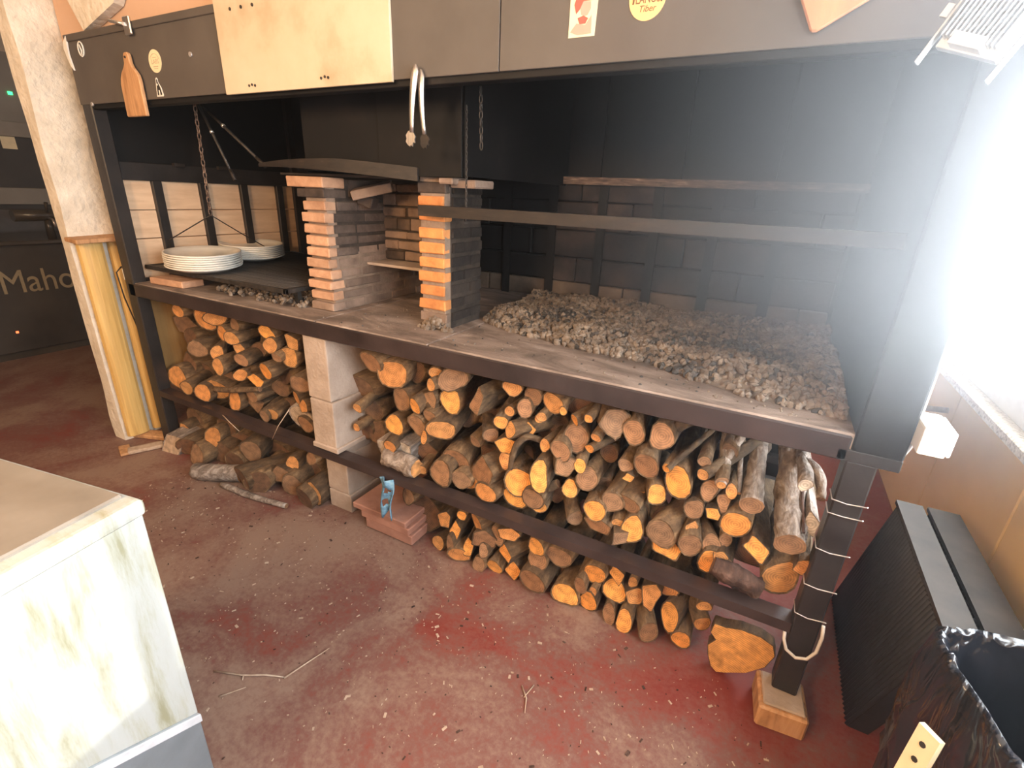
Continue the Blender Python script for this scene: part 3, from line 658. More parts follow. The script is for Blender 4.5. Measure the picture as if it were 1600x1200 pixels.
silhouette('print_cap', [(2.318, 1.790), (2.326, 1.812), (2.345, 1.820), (2.363, 1.810), (2.364, 1.795), (2.340, 1.795), (2.332, 1.780), (2.324, 1.772)], -0.0060, -0.0054, 'ink_red', 0, po)
silhouette('print_head', [(2.333, 1.782), (2.340, 1.795), (2.358, 1.793), (2.359, 1.780), (2.352, 1.768), (2.344, 1.766), (2.336, 1.770)], -0.0058, -0.0053, 'ink_pink', 0, po)
silhouette('print_neck', [(2.328, 1.764), (2.342, 1.768), (2.354, 1.762), (2.348, 1.752), (2.334, 1.752)], -0.0060, -0.0054, 'ink_red', 0, po)
silhouette('print_coat', [(2.312, 1.738), (2.326, 1.754), (2.348, 1.750), (2.362, 1.768), (2.364, 1.732), (2.33, 1.731)], -0.0058, -0.0053, 'ink_pink', 0, po)
rs = thing('beer_sticker', 'round ochre sticker with brown lettering at the top of the hood', 'sticker', (2.485, -0.006, 1.80))
silhouette('sticker_paper', ellipse(2.486, 1.787, 0.040, 0.043), -0.0055, -0.0042, 'sticker', 0, rs)
text('sticker_text', 'LANUS', 0.024, 'ink', (2.487, -0.0058, 1.7835), FRONT, rs, 0.0002, 0.72)
text('sticker_script', 'Tiber', 0.017, 'ink', (2.487, -0.0058, 1.766), FRONT, rs, 0.0002, 1.0, 0.25)
bm = bm_new(); tube(bm, [(2.456, -0.0058, 1.776), (2.457, -0.0058, 1.784), (2.461, -0.0058, 1.792)], 0.0018, 5); tube(bm, [(2.517, -0.0058, 1.776), (2.516, -0.0058, 1.784), (2.512, -0.0058, 1.792)], 0.0018, 5); obj('sticker_print', bm, 'ink', rs)
hb = thing('hanging_board', 'orange wooden board hanging tilted near the hood top', 'board', (2.83, -0.02, 1.69))
bm = bm_new(); prism(bm, [(2.812, 1.692), (2.822, 1.692), (2.985, 1.785), (2.93, 1.92), (2.74, 1.83)], 'y', -0.022, -0.008); bev(bm, 0.003); obj('board_body', bm, 'orange_wood', hb)
bm = bm_new(); tube(bm, [(2.86, -0.026, 1.86), (2.86, -0.004, 1.862)], 0.004, 8); obj('nail', bm, 'dark_iron', hb)

# tongs hung over the fascia edge
tg = thing('tongs', 'steel grill tongs hanging over the hood edge, claws down', 'tongs', (1.87, -0.02, 1.50))
def tong_arm(x0, z0, x1, z1, y, w0, w1, name):
    bm = bm_new(); n = 10; A = []
    for i in range(n + 1):
        t = i / n; x = x0 + (x1 - x0) * t; z = z0 + (z1 - z0) * t
        w = w0 + (w1 - w0) * t; w *= math.sin(math.pi / 2 * min(1, t / 0.06 + 0.25))
        yy = y - 0.006 * math.sin(math.pi * t)
        A.append([bm.verts.new(q) for q in ((x - w, yy, z), (x - w, yy - 0.003, z), (x - w * 0.2, yy - 0.007, z), (x + w * 0.75, yy - 0.006, z), (x + w, yy - 0.002, z), (x + w, yy, z))])
    for i in range(n):
        for k in range(6):
            f = bm.faces.new((A[i][k], A[i][(k + 1) % 6], A[i + 1][(k + 1) % 6], A[i + 1][k])); f.smooth = True
    bm.faces.new(A[0]); bm.faces.new(A[-1][::-1])
    return obj(name, bm, 'steel', tg)
arm_a = tong_arm(1.873, 1.700, 1.852, 1.535, -0.022, 0.0125, 0.0065, 'tong_arm')
arm_b = tong_arm(1.880, 1.690, 1.886, 1.530, -0.008, 0.0115, 0.006, 'tong_arm')
def claw(cx, cz, y, s, dark, arm):
    bm = bm_new(); pts = []
    outline = [(-0.4, 0.9), (-0.95, 0.4), (-0.8, 0.0), (-1.0, -0.35), (-0.65, -0.7), (-0.2, -0.95), (0.1, -0.75), (0.35, -0.95), (0.5, -0.45), (0.85, -0.55), (0.8, -0.1), (1.0, 0.2), (0.75, 0.55), (0.35, 0.9)]
    A = prism(bm, [(cx + u * s, cz + v * s * 1.25) for u, v in outline], 'y', y - 0.004, y)
    return obj('tong_claw', bm, 'rust' if dark else 'steel', arm)
claw(1.849, 1.519, -0.022, 0.0175, False, arm_a); claw(1.888, 1.513, -0.008, 0.0165, True, arm_b)

# floodlight clamped to the top right corner, seen from its finned back
fl = thing('floodlight', 'finned white metal floodlight on a bracket at the upper right of the hood', 'floodlight', (3.07, -0.10, 1.66))
rot = Euler((R(-12), R(22), R(-30)))
def fobj(name, parts, mat, par=None):
    bm = bm_new()
    for c, s in parts: obox(bm, c, s)
    bev(bm, 0.0008)
    m = Matrix.Translation((3.062, -0.095, 1.668)) @ rot.to_matrix().to_4x4()
    bmesh.ops.transform(bm, matrix=m, verts=bm.verts)
    return obj(name, bm, mat, par or fl)
housing = fobj('housing', [((0, 0.012, 0), (0.095, 0.016, 0.095))], 'alu')
for i in range(13):
    fobj('fin', [((-0.042 + 0.007 * i, -0.006, 0.008), (0.0026, 0.022, 0.072 if 2 < i < 10 else 0.088))], 'alu', housing)
fobj('driver_box', [((0.0, -0.006, -0.036), (0.05, 0.026, 0.018))], 'white_plastic')
fobj('bracket', [((-0.058, 0.008, -0.02), (0.004, 0.014, 0.11))], 'alu'); fobj('bracket', [((0.058, 0.008, -0.02), (0.004, 0.014, 0.11))], 'alu')
brk = fobj('bracket', [((0.0, 0.008, 0.056), (0.12, 0.014, 0.004))], 'alu')
fobj('wing_screw', [((0.066, 0.0, 0.0), (0.012, 0.006, 0.02))], 'alu', brk); fobj('wing_screw', [((-0.066, 0.0, 0.0), (0.012, 0.006, 0.02))], 'alu', brk)
bm = bm_new(); tube(bm, [(3.10, -0.10, 1.65), (3.15, -0.09, 1.64), (3.20, -0.03, 1.60), (3.195, 0.02, 1.45), (3.19, 0.03, 1.2), (3.192, 0.03, 0.97)], 0.004, 6); obj('supply_cable', bm, 'cable_white', fl)

# junction box and cables on the outside of the right cheek
jb = thing('junction_box', 'small white junction box on the outer side of the right cheek', 'box', (3.2, -0.01, 0.92))
bm = bm_new(); box(bm, 3.186, 3.235, -0.045, 0.06, 0.905, 0.968); bev(bm, 0.006, 2); jbb = obj('box_body', bm, 'white_plastic', jb)
bm = bm_new(); box(bm, 3.235, 3.243, -0.042, 0.057, 0.908, 0.965); bev(bm, 0.003); obj('box_lid', bm, 'white_plastic', jbb)
for i, d in enumerate((0.0, 0.012)):
    bm = bm_new(); tube(bm, [(3.20, 0.03, 0.906), (3.19, 0.04, 0.87 - d), (3.16, 0.07, 0.83 - d), (3.15, 0.08, 0.78)], 0.0035, 6)
    obj('box_cable', bm, 'cable_white', jb)
bm = bm_new(); tube(bm, [(3.598, 1.24, 0.62), (3.45, 1.26, 0.60), (3.30, 1.27, 0.58)], 0.012, 10)
tag(obj('wall_peg', bm, 'twig'), 'short wooden rod sticking out of the tan wall behind the grill', 'rod')

# tie wires and cable loop round the right post
for i, (z, dz) in enumerate(((0.728, 0.002), (0.69, 0.0), (0.583, 0.003), (0.468, 0.002), (0.37, 0.004))):
    lb = ['topmost', 'second', 'third', 'fourth', 'lowest'][i]
    bm = bm_new()
    tube(bm, [(3.079, 0.05, z), (3.079, -0.003, z + 0.001), (3.11, -0.004, z - dz), (3.147, -0.004, z + 0.002), (3.150, -0.009, z + 0.006)], 0.0016, 5)
    tag(obj('tie_wire', bm, 'wire'), '%s bright tie wire wrapped across the right steel post' % lb, 'wire', 'tie wires round the right post')
bm = bm_new()
tube(bm, [(3.148, -0.006, 0.362), (3.152, -0.012, 0.33), (3.150, -0.016, 0.28), (3.135, -0.018, 0.248), (3.11, -0.018, 0.238), (3.085, -0.014, 0.25), (3.074, -0.006, 0.275), (3.072, 0.01, 0.30)], 0.0045, 7)
tag(obj('cable_loop', bm, 'cable_white'), 'grey cable loop hanging in front of the right post near the floor', 'cable')

# blue rag on the lower rail and the flat boards behind it
def rag():
    bm = bm_new(); nx, nz = 9, 16; V = {}
    for i in range(nx):
        for k in range(nz):
            u, v = i / (nx - 1), k / (nz - 1)
            x = 1.628 + 0.062 * u + 0.006 * math.sin(v * 7); z = 0.315 - 0.165 * v * (1 + 0.12 * math.sin(u * 9))
            y = -0.012 + 0.012 * math.sin(u * 8 + v * 3)
            V[i, k] = bm.verts.new((x, y, z))
    for i in range(nx - 1):
        for k in range(nz - 1):
            u, v = (i + .5) / (nx - 1), (k + .5) / (nz - 1)
            if (u - 0.52) ** 2 / 0.03 + (v - 0.30) ** 2 / 0.012 < 1 or (u - 0.5) ** 2 / 0.035 + (v - 0.68) ** 2 / 0.012 < 1: continue
            f = bm.faces.new((V[i, k], V[i + 1, k], V[i + 1, k + 1], V[i, k + 1])); f.smooth = True
    bmesh.ops.delete(bm, geom=[v for v in bm.verts if not v.link_faces], context='VERTS')
    bmesh.ops.solidify(bm, geom=bm.faces[:], thickness=0.004)
    return bm
tag(obj('blue_rag', rag(), 'blue_rag'), 'ragged blue cloth strip hanging from the lower rail', 'rag')
for i, (x0, x1, y0, y1, z0, z1, lb) in enumerate(((1.50, 1.752, 0.02, 0.36, 0.004, 0.05, 'lowest'), (1.48, 1.742, 0.015, 0.36, 0.053, 0.085, 'middle'), (1.44, 1.73, 0.01, 0.36, 0.088, 0.115, 'topmost'))):
    o = boxobj('terracotta_tile', 'terracotta', None, x0, x1, y0, y1, z0, z1, 0.004)
    tag(o, '%s flat reddish tile in the stack below the blue rag' % lb, 'tile', 'flat tiles below the blue rag')

# ---------------------------------------------------------------- firewood
TONE = {'O': (0.74, 0.315, 0.072), 'o': (0.60, 0.27, 0.085), 'b': (0.30, 0.155, 0.075), 'd': (0.17, 0.085, 0.042), 'p': (0.50, 0.38, 0.27)}
TWORD = {'O': 'bright orange', 'o': 'orange', 'b': 'brown', 'd': 'dark brown', 'p': 'pale grey'}
def rnd(a, b): return random.uniform(a, b)
def log_bm(rw, rh, L, kind, seed, bend=0.0, seg=14, cutskew=0.25):
    """a log lying along +Y from a sawn face at y = 0: slot 0 bark, slot 1 end grain"""
    rs = random.Random(seed); bm = bm_new()
    ph = [rs.uniform(0, 6.28) for _ in range(4)]; am = [rs.uniform(0.04, 0.13), rs.uniform(0.02, 0.09), rs.uniform(0.01, 0.05), 0.02]
    if kind == 's':
        n = rs.choice((4, 5, 5, 6)); ang = sorted(rs.uniform(0, 0.7) + 2 * math.pi * i / n for i in range(n))
        poly = [(math.cos(a) * rs.uniform(0.85, 1.2), math.sin(a) * rs.uniform(0.85, 1.2)) for a in ang]
        prof = []
        for i in range(n):
            a, b = poly[i], poly[(i + 1) % n]
            for t in (0.08, 0.5, 0.92): prof.append((a[0] + (b[0] - a[0]) * t + rs.uniform(-.04, .04), a[1] + (b[1] - a[1]) * t + rs.uniform(-.04, .04)))
    else:
        prof = []
        for k in range(seg):
            t = 2 * math.pi * k / seg
            q = 1 + sum(am[i] * math.sin((i + 2) * t + ph[i]) for i in range(3)); prof.append((math.cos(t) * q, math.sin(t) * q))
    m = len(prof); ny = 7; sx, sz = rs.uniform(-cutskew, cutskew), rs.uniform(-cutskew, cutskew); rings = []
    tap = rs.uniform(-0.12, 0.18); tw = rs.uniform(-0.25, 0.25); bx, bz = rs.uniform(-1, 1) * (0.03 + bend), rs.uniform(-1, 1) * (0.02 + bend)
    for i in range(ny):
        t = i / (ny - 1); ring = []
        for k, (u, v) in enumerate(prof):
            s = (1 - tap * t) * (1 + 0.05 * math.sin(5 * t + ph[0] + k) * (t > 0))
            uu = u * math.cos(tw * t) - v * math.sin(tw * t); vv = u * math.sin(tw * t) + v * math.cos(tw * t)
            x, z = uu * rw * s + bx * t * t, vv * rh * s + bz * t * t
            y = L * t + (x * sx + z * sz) * (1 - t)
            ring.append(bm.verts.new((x, y, z)))
        rings.append(ring)
    for A, B in zip(rings[:-1], rings[1:]):
        for k in range(m):
            f = bm.faces.new((A[k], A[(k + 1) % m], B[(k + 1) % m], B[k])); f.smooth = kind != 's'
    inner = [bm.verts.new((v.co.x * 0.90, v.co.y + 0.0006, v.co.z * 0.90)) for v in rings[0]]
    for k in range(m): bm.faces.new((rings[0][(k + 1) % m], rings[0][k], inner[k], inner[(k + 1) % m]))
    c = bm.verts.new((0, 0.0, 0))
    for k in range(m):
        f = bm.faces.new((inner[(k + 1) % m], inner[k], c)); f.material_index = 1
    f = bm.faces.new(rings[-1]); f.material_index = 1
    if kind == 'k':      # side branch stub
        a = rs.uniform(-0.5, 2.6); r = min(rw, rh) * 0.42; d = Vector((math.cos(a), 0.25, math.sin(a)))
        p0 = Vector((0, L * 0.12, 0)); l = max(rw, rh)
        tube(bm, [p0 + d * l * 0.5, p0 + d * l * 1.3, p0 + d * l * 1.9], [r * 1.3, r, r * 0.9], 8, 0)
        e = tube(bm, [p0 + d * l * 1.9, p0 + d * (l * 1.9 + 0.002)], [r * 0.85, r * 0.8], 8, 1)
    return bm
def num(n):
    ones = 'first second third fourth fifth sixth seventh eighth ninth tenth eleventh twelfth thirteenth fourteenth fifteenth sixteenth seventeenth eighteenth nineteenth twentieth'.split()
    if n <= 20: return ones[n - 1]
    return ('twenty-' if n < 30 else 'thirty-') + ones[n % 10 - 1] if n % 10 else {30: 'thirtieth', 40: 'fortieth'}[n]
LOGS = {}
LOGS['LU'] = '''0.281 0.777 0.069 0.031 0.031 or;0.056 0.658 0.176 0.073 0.046 ds;0.483 0.762 0.079 0.055 0.045 or;0.553 0.778 0.087 0.042 0.030 or;0.607 0.715 0.076
0.031 0.037 or;0.695 0.768 0.086 0.027 0.027 br;0.664 0.725 0.137 0.041 0.033 dr;0.692 0.708 0.061 0.033 0.027 or;0.699 0.651 0.087 0.021 0.032
or;0.380 0.597 0.071 0.045 0.034 br;0.521 0.597 0.085 0.028 0.030 or;0.582 0.554 0.041 0.025 0.037 or;0.953 0.779 0.061 0.033 0.029 Or;0.982 0.728
0.049 0.026 0.031 or;1.104 0.762 0.065 0.027 0.040 os;1.071 0.688 0.067 0.040 0.037 or;1.032 0.685 0.036 0.022 0.017 br;0.763 0.620 0.047 0.030 0.027
br;0.923 0.596 0.050 0.036 0.032 Or;0.675 0.516 0.085 0.025 0.025 or;0.798 0.515 0.077 0.044 0.026 Os;0.073 0.448 0.144 0.047 0.067 ds;0.168 0.415
0.179 0.060 0.052 dr;0.072 0.380 0.143 0.040 0.046 ds;0.070 0.331 0.069 0.061 0.053 or;0.264 0.338 0.042 0.033 0.032 or;0.418 0.340 0.035 0.036 0.041
or;0.452 0.327 0.083 0.063 0.047 or;0.658 0.374 0.047 0.037 0.050 or;0.798 0.445 0.047 0.032 0.025 br;0.757 0.382 0.089 0.051 0.036 bs;0.634 0.292
0.083 0.047 0.047 bs;1.143 0.582 0.051 0.039 0.034 br;1.059 0.485 0.088 0.025 0.030 or;1.127 0.471 0.065 0.028 0.029 os;0.888 0.331 0.072 0.028 0.028
or;0.870 0.348 0.046 0.021 0.025 br;1.082 0.361 0.087 0.058 0.050 pr;1.117 0.299 0.073 0.034 0.033 br;0.332 0.590 0.188 0.046 0.037 dr;0.638 0.630
0.184 0.047 0.039 dr;0.458 0.450 0.151 0.043 0.041 dr;0.655 0.529 0.155 0.039 0.036 dr;0.924 0.550 0.144 0.046 0.037 dr;0.751 0.639 0.143 0.036 0.034
dk;0.888 0.478 0.139 0.040 0.036 dr;0.450 0.376 0.152 0.035 0.030 dr;0.898 0.349 0.168 0.040 0.037 dr;0.218 0.622 0.135 0.047 0.037 dr'''
LOGS['LF'] = '''0.092 0.075 0.052 0.040 0.049 or;0.175 0.051 -0.045 0.077 0.051 ps;0.427 0.126 0.032 0.034 0.051 or;0.404 0.053 -0.050 0.042 0.053 br;0.488 0.052
0.037 0.066 0.052 dr;0.742 0.141 0.032 0.049 0.056 br;0.770 0.083 0.141 0.083 0.075 dr;1.015 0.146 0.054 0.028 0.033 or;1.197 0.249 0.018 0.026 0.025
br;0.915 0.083 0.169 0.034 0.038 ds;0.974 0.099 0.016 0.055 0.043 bs;1.040 0.067 0.119 0.057 0.067 dr;1.043 0.054 0.018 0.039 0.053 br;1.194 0.064
0.016 0.034 0.051 or;0.881 0.054 -0.049 0.057 0.055 dr;0.803 0.060 -0.071 0.046 0.060 dr;0.224 0.055 0.087 0.065 0.055 dr;0.134 0.128 0.115 0.068
0.048 dr;0.424 0.161 0.118 0.057 0.047 dr;0.513 0.088 0.125 0.049 0.046 dr;0.639 0.058 0.004 0.053 0.058 dr;0.282 0.052 -0.015 0.060 0.052 dr;0.697
0.048 0.039 0.057 0.049 ds;0.819 0.047 0.058 0.043 0.047 dr;1.168 0.053 -0.022 0.041 0.053 dr'''
LOGS['RU'] = '''1.558 0.763 0.054 0.043 0.035 br;1.391 0.593 0.155 0.066 0.051 dr;1.654 0.731 0.064 0.049 0.046 or;1.681 0.630 0.078 0.035 0.045 br;1.775 0.637 0.041
0.020 0.029 Or;1.822 0.659 0.076 0.029 0.030 bs;1.846 0.770 0.079 0.022 0.019 or;1.916 0.761 0.082 0.041 0.036 br;1.854 0.740 0.037 0.015 0.022
or;1.904 0.672 0.087 0.032 0.041 Or;1.712 0.728 0.140 0.032 0.037 dr;1.468 0.549 0.054 0.016 0.018 or;1.448 0.489 0.169 0.035 0.041 dr;1.421 0.436
0.085 0.013 0.017 or;1.395 0.350 0.154 0.040 0.053 dr;1.631 0.504 0.086 0.036 0.041 Or;1.458 0.382 0.165 0.036 0.050 dr;1.775 0.554 0.052 0.031 0.039
br;1.833 0.608 0.052 0.022 0.024 br;1.810 0.515 0.045 0.015 0.021 or;1.644 0.431 0.039 0.025 0.024 or;1.891 0.570 0.043 0.041 0.039 ok;1.649 0.340
0.073 0.066 0.054 ps;1.759 0.377 0.190 0.024 0.023 dr;1.741 0.345 0.144 0.044 0.042 ds;1.890 0.378 0.038 0.040 0.047 br;1.930 0.431 0.089 0.042 0.049
br;1.776 0.317 0.064 0.020 0.018 or;1.969 0.371 0.057 0.030 0.036 br;2.037 0.715 0.048 0.027 0.043 bs;2.163 0.787 0.068 0.026 0.023 or;2.235 0.769
0.080 0.024 0.029 br;2.217 0.731 0.060 0.021 0.025 br;2.162 0.707 0.058 0.015 0.016 or;2.141 0.669 0.038 0.019 0.022 Or;2.223 0.648 0.085 0.022 0.020
Os;2.178 0.651 0.037 0.020 0.024 or;2.091 0.597 0.062 0.021 0.025 br;2.014 0.541 0.081 0.018 0.022 br;2.161 0.586 0.042 0.032 0.031 Os;2.269 0.707
0.075 0.015 0.017 or;2.139 0.503 0.087 0.020 0.030 or;2.050 0.433 0.070 0.045 0.048 bs;2.029 0.446 0.178 0.038 0.047 ds;2.086 0.371 0.041 0.040 0.028
or;2.211 0.447 0.059 0.040 0.046 Or;2.291 0.505 0.043 0.027 0.047 Or;1.994 0.307 0.081 0.027 0.028 or;2.051 0.620 0.151 0.038 0.031 dr;2.038 0.706
0.160 0.029 0.030 dk;1.904 0.567 0.190 0.034 0.033 dk;2.180 0.474 0.182 0.027 0.040 dr;1.606 0.394 0.189 0.035 0.031 dr;1.601 0.501 0.160 0.028 0.030
dr;1.653 0.353 0.162 0.028 0.027 dr;2.308 0.766 0.075 0.031 0.031 or;2.350 0.754 0.061 0.009 0.011 Or;2.378 0.742 0.151 0.039 0.036 dk;2.392 0.736
0.057 0.012 0.016 Or;2.440 0.758 0.043 0.010 0.013 Or;2.280 0.717 0.056 0.014 0.015 or;2.251 0.599 0.189 0.031 0.032 dr;2.392 0.660 0.088 0.033 0.038
br;2.462 0.688 0.069 0.013 0.013 or;2.448 0.649 0.062 0.014 0.012 Or;2.299 0.621 0.054 0.017 0.020 or;2.361 0.625 0.040 0.026 0.033 br;2.382 0.570
0.050 0.031 0.037 bs;2.515 0.752 0.078 0.040 0.039 bs;2.572 0.731 0.083 0.028 0.032 br;2.425 0.583 0.055 0.014 0.024 Or;2.446 0.530 0.078 0.029 0.035
br;2.391 0.473 0.078 0.022 0.026 Or;2.563 0.620 0.073 0.017 0.019 bk;2.538 0.477 0.072 0.030 0.030 br;2.589 0.485 0.077 0.030 0.027 br;2.490 0.437
0.055 0.031 0.030 Or;2.422 0.369 0.074 0.020 0.030 br;2.270 0.405 0.050 0.032 0.036 bk;2.197 0.334 0.062 0.037 0.036 Or;2.282 0.329 0.077 0.025 0.025
Or;2.578 0.579 0.073 0.018 0.015 Os;2.629 0.650 0.051 0.028 0.041 br;2.667 0.543 0.087 0.024 0.035 Or;2.722 0.614 0.071 0.033 0.045 Or;2.656 0.748
0.067 0.031 0.030 bk;2.689 0.669 0.036 0.009 0.013 Or;2.682 0.422 0.165 0.029 0.029 dr;2.624 0.430 0.149 0.018 0.027 dr;2.484 0.592 0.172 0.023 0.033
dr;2.487 0.480 0.160 0.023 0.029 dr;2.296 0.643 0.180 0.034 0.029 dr;2.313 0.293 0.171 0.026 0.033 dr;2.779 0.536 0.079 0.021 0.033 br;2.784 0.669
0.054 0.012 0.016 or;2.808 0.618 0.070 0.018 0.030 br;2.831 0.544 0.076 0.019 0.022 Os;2.781 0.696 0.081 0.015 0.015 br;2.836 0.662 0.054 0.013 0.018
br;2.865 0.627 0.081 0.013 0.018 or;2.851 0.587 0.083 0.017 0.026 bs;2.894 0.531 0.073 0.032 0.036 Or;2.880 0.460 0.089 0.014 0.021 br;2.782 0.463
0.088 0.014 0.026 os;2.701 0.427 0.063 0.031 0.043 br;2.789 0.420 0.064 0.027 0.035 br;2.960 0.494 0.044 0.029 0.034 Os;2.847 0.433 0.081 0.019 0.035
br;2.721 0.340 0.087 0.042 0.029 Os;2.875 0.412 0.061 0.021 0.022 os;3.066 0.599 0.073 0.017 0.030 ps;2.722 0.626 0.175 0.024 0.030 dr;2.837 0.701
0.175 0.019 0.024 dr;3.025 0.723 0.044 0.012 0.016 pr;2.570 0.396 0.078 0.019 0.022 or;2.614 0.405 0.067 0.026 0.045 Ok;2.503 0.331 0.072 0.040 0.031
bs;2.594 0.337 0.058 0.038 0.029 bs;2.856 0.333 0.069 0.030 0.042 Or;2.957 0.292 0.178 0.049 0.047 ds;2.887 0.398 0.070 0.023 0.027 bs;3.036 0.324
0.075 0.036 0.058 or;3.070 0.485 0.037 0.013 0.026 os;2.788 0.285 0.144 0.025 0.030 dr;2.639 0.314 0.159 0.023 0.031 dr'''
LOGS['RF'] = '''1.699 0.198 0.071 0.031 0.032 br;1.731 0.077 0.131 0.077 0.077 ds;1.879 0.155 0.073 0.027 0.036 os;1.849 0.028 0.070 0.025 0.028 or;1.932 0.080 0.037
0.016 0.033 br;1.942 0.134 0.061 0.022 0.041 Os;1.980 0.227 0.047 0.018 0.018 Or;2.054 0.227 0.038 0.026 0.035 or;1.970 0.039 0.042 0.033 0.032
or;2.007 0.082 0.052 0.020 0.044 Os;2.083 0.157 0.045 0.041 0.053 bs;2.061 0.030 0.045 0.022 0.030 br;2.086 0.112 0.037 0.016 0.024 br;2.123 0.032
0.063 0.025 0.032 Or;2.169 0.127 0.056 0.030 0.038 Os;2.195 0.044 0.071 0.028 0.043 Os;2.299 0.142 0.067 0.026 0.041 br;2.297 0.213 0.048 0.029 0.032
Or;2.371 0.176 0.085 0.036 0.040 br;2.296 0.067 0.035 0.041 0.041 br;2.418 0.049 0.057 0.041 0.038 Or;2.185 0.221 0.050 0.038 0.029 os;2.131 0.187
0.058 0.024 0.035 br;2.189 0.116 0.141 0.025 0.030 dr;2.391 0.042 0.155 0.032 0.042 dr;2.080 0.036 0.122 0.027 0.036 dr;2.322 0.034 0.133 0.027 0.035
dr;2.512 0.175 0.069 0.031 0.042 Or;2.475 0.131 0.040 0.017 0.031 br;2.503 0.052 0.065 0.028 0.045 Or;2.518 0.113 0.054 0.011 0.018 or;2.588 0.206
0.067 0.024 0.037 Os;2.584 0.124 0.088 0.030 0.040 Or;2.656 0.139 0.080 0.028 0.033 os;2.709 0.184 0.058 0.027 0.048 os;2.641 0.193 0.080 0.012 0.021
or;2.582 0.038 0.062 0.017 0.038 br;2.637 0.041 0.055 0.023 0.035 Or;2.723 0.051 0.043 0.026 0.035 br;2.774 0.125 0.068 0.027 0.042 Or;2.822 0.053
0.066 0.025 0.034 Or;2.872 0.129 0.088 0.020 0.027 or;2.744 0.210 0.088 0.029 0.027 os;2.865 0.216 0.068 0.017 0.018 or;2.672 0.036 0.117 0.026 0.036
dr;2.817 0.067 0.184 0.024 0.034 dr'''
PILE = {'LU': ('upper left woodpile', 5, 'logs in the upper left woodpile'), 'LF': ('left floor woodpile', 3, 'logs on the floor at the left'),
        'RU': ('upper right woodpile', 6, 'logs in the upper right woodpile'), 'RF': ('right floor woodpile', 3, 'logs on the floor at the right')}
ROWN = {3: ['top', 'middle', 'bottom'], 5: ['top', 'second', 'middle', 'fourth', 'bottom'], 6: ['top', 'second', 'third', 'fourth', 'fifth', 'bottom']}
for bay, tbl in LOGS.items():
    rec = []
    for it in tbl.replace('\n', ' ').split(';'):
        w = it.split(); rec.append([float(q) for q in w[:5]] + [w[5][0], w[5][1]])
    pname, nrow, grp = PILE[bay]
    zs = sorted(r[1] for r in rec); lo, hi = zs[0], zs[-1]
    rowsd = {}
    for r in rec:
        k = min(nrow - 1, int((hi - r[1]) / (hi - lo + 1e-6) * nrow)); rowsd.setdefault(k, []).append(r)
    for k, rl in rowsd.items():
        rl.sort(key=lambda r: r[0])
        for j, (x, z, y, rw, rh, tone, kind) in enumerate(rl):
            seed = int(x * 1000) * 1009 + int(z * 1000); rs = random.Random(seed)
            rw = max(rw * (1.34 if tone != 'd' else 1.2), 0.014); rh = max(rh * (1.24 if tone != 'd' else 1.15), 0.0145)
            L = rs.uniform(0.30, 0.42); left = bay in ('LU', 'LF')
            yaw = rs.uniform(-2, 24) if left else rs.uniform(-7, 11) if x < 2.7 else rs.uniform(-3, 4)
            pit = rs.uniform(-5, 7)
            if rs.random() < 0.18 and 0.35 < x < 2.9: yaw += rs.choice((-1, 1)) * rs.uniform(14, 26)
            if bay in ('LF', 'RF') and z < rh + 0.02: pit = rs.uniform(0, 3)
            if bay in ('LU', 'RU') and z < 0.34 + rh: z = max(z, 0.333 + rh * 0.98); pit = rs.uniform(0, 4)
            if bay in ('LU', 'RU') and z + rh > 0.82: pit = rs.uniform(-6, -1); z = min(z, 0.842 - rh)
            if bay in ('LF', 'RF') and z + rh > 0.285: z = 0.285 - rh; pit = rs.uniform(-3, 0)
            if x < 0.12 and left: x = 0.12 + 0.3 * x
            o = obj('firewood_log', log_bm(rw, rh, L, kind, seed), ['bark' if tone != 'p' else 'grey_bark', 'cut'], recalc=True)
            o.location = (x, y, z); o.rotation_euler = (R(pit), R(rs.uniform(-20, 20)) if kind != 'r' else 0, R(yaw))
            t = TONE[tone]; f = rs.uniform(0.85, 1.15); g = rs.uniform(0.92, 1.08); o.color = (t[0] * f, t[1] * f * g, t[2] * f * g * g, 1)
            r = (rw * rh) ** 0.5
            size = 'slim' if r < 0.022 else 'thick' if r > 0.042 else 'middling'
            shape = {'r': 'round', 's': 'split', 'k': 'knotty'}[kind]
            tag(o, '%s %s %s log, %s from left in %s row of %s' % (size, TWORD[tone], shape, num(j + 1), ROWN[nrow][k], pname), 'log', grp)

def branch(name, pts, rads, mats, label, tone='o', seg=10, group=None, cat='log', rough=0.06):
    """a bent stick: bark tube with sawn ends"""
    P = [Vector(p) for p in pts]; Q = []; Rr = []
    n = len(P); sub = 5
    for i in range(n - 1):
        a, b, c, d = P[max(0, i - 1)], P[i], P[i + 1], P[min(n - 1, i + 2)]
        for s in range(sub):
            t = s / sub
            Q.append(0.5 * ((2 * b) + (c - a) * t + (2 * a - 5 * b + 4 * c - d) * t * t + (3 * b - a - 3 * c + d) * t ** 3)); Rr.append(rads[i] + (rads[i + 1] - rads[i]) * t)
    Q.append(P[-1]); Rr.append(rads[-1])
    o0 = Q[0].copy(); bm = bm_new()
    rings = tube(bm, [q - o0 for q in Q], Rr, seg, 0)
    for i, ring in enumerate(rings):
        for v in ring:
            d = noise.noise((v.co + o0) * 55) * Rr[i] * rough * 2.2 + noise.noise((v.co + o0) * 18) * Rr[i] * rough * 2.0
            v.co += (v.co - (Q[i] - o0)).normalized() * d
    for f in bm.faces:
        if len(f.verts) > 4: f.material_index = 1
    o = obj(name, bm, mats); o.location = o0; t = TONE[tone]; o.color = (*t, 1)
    return tag(o, label, cat, group)
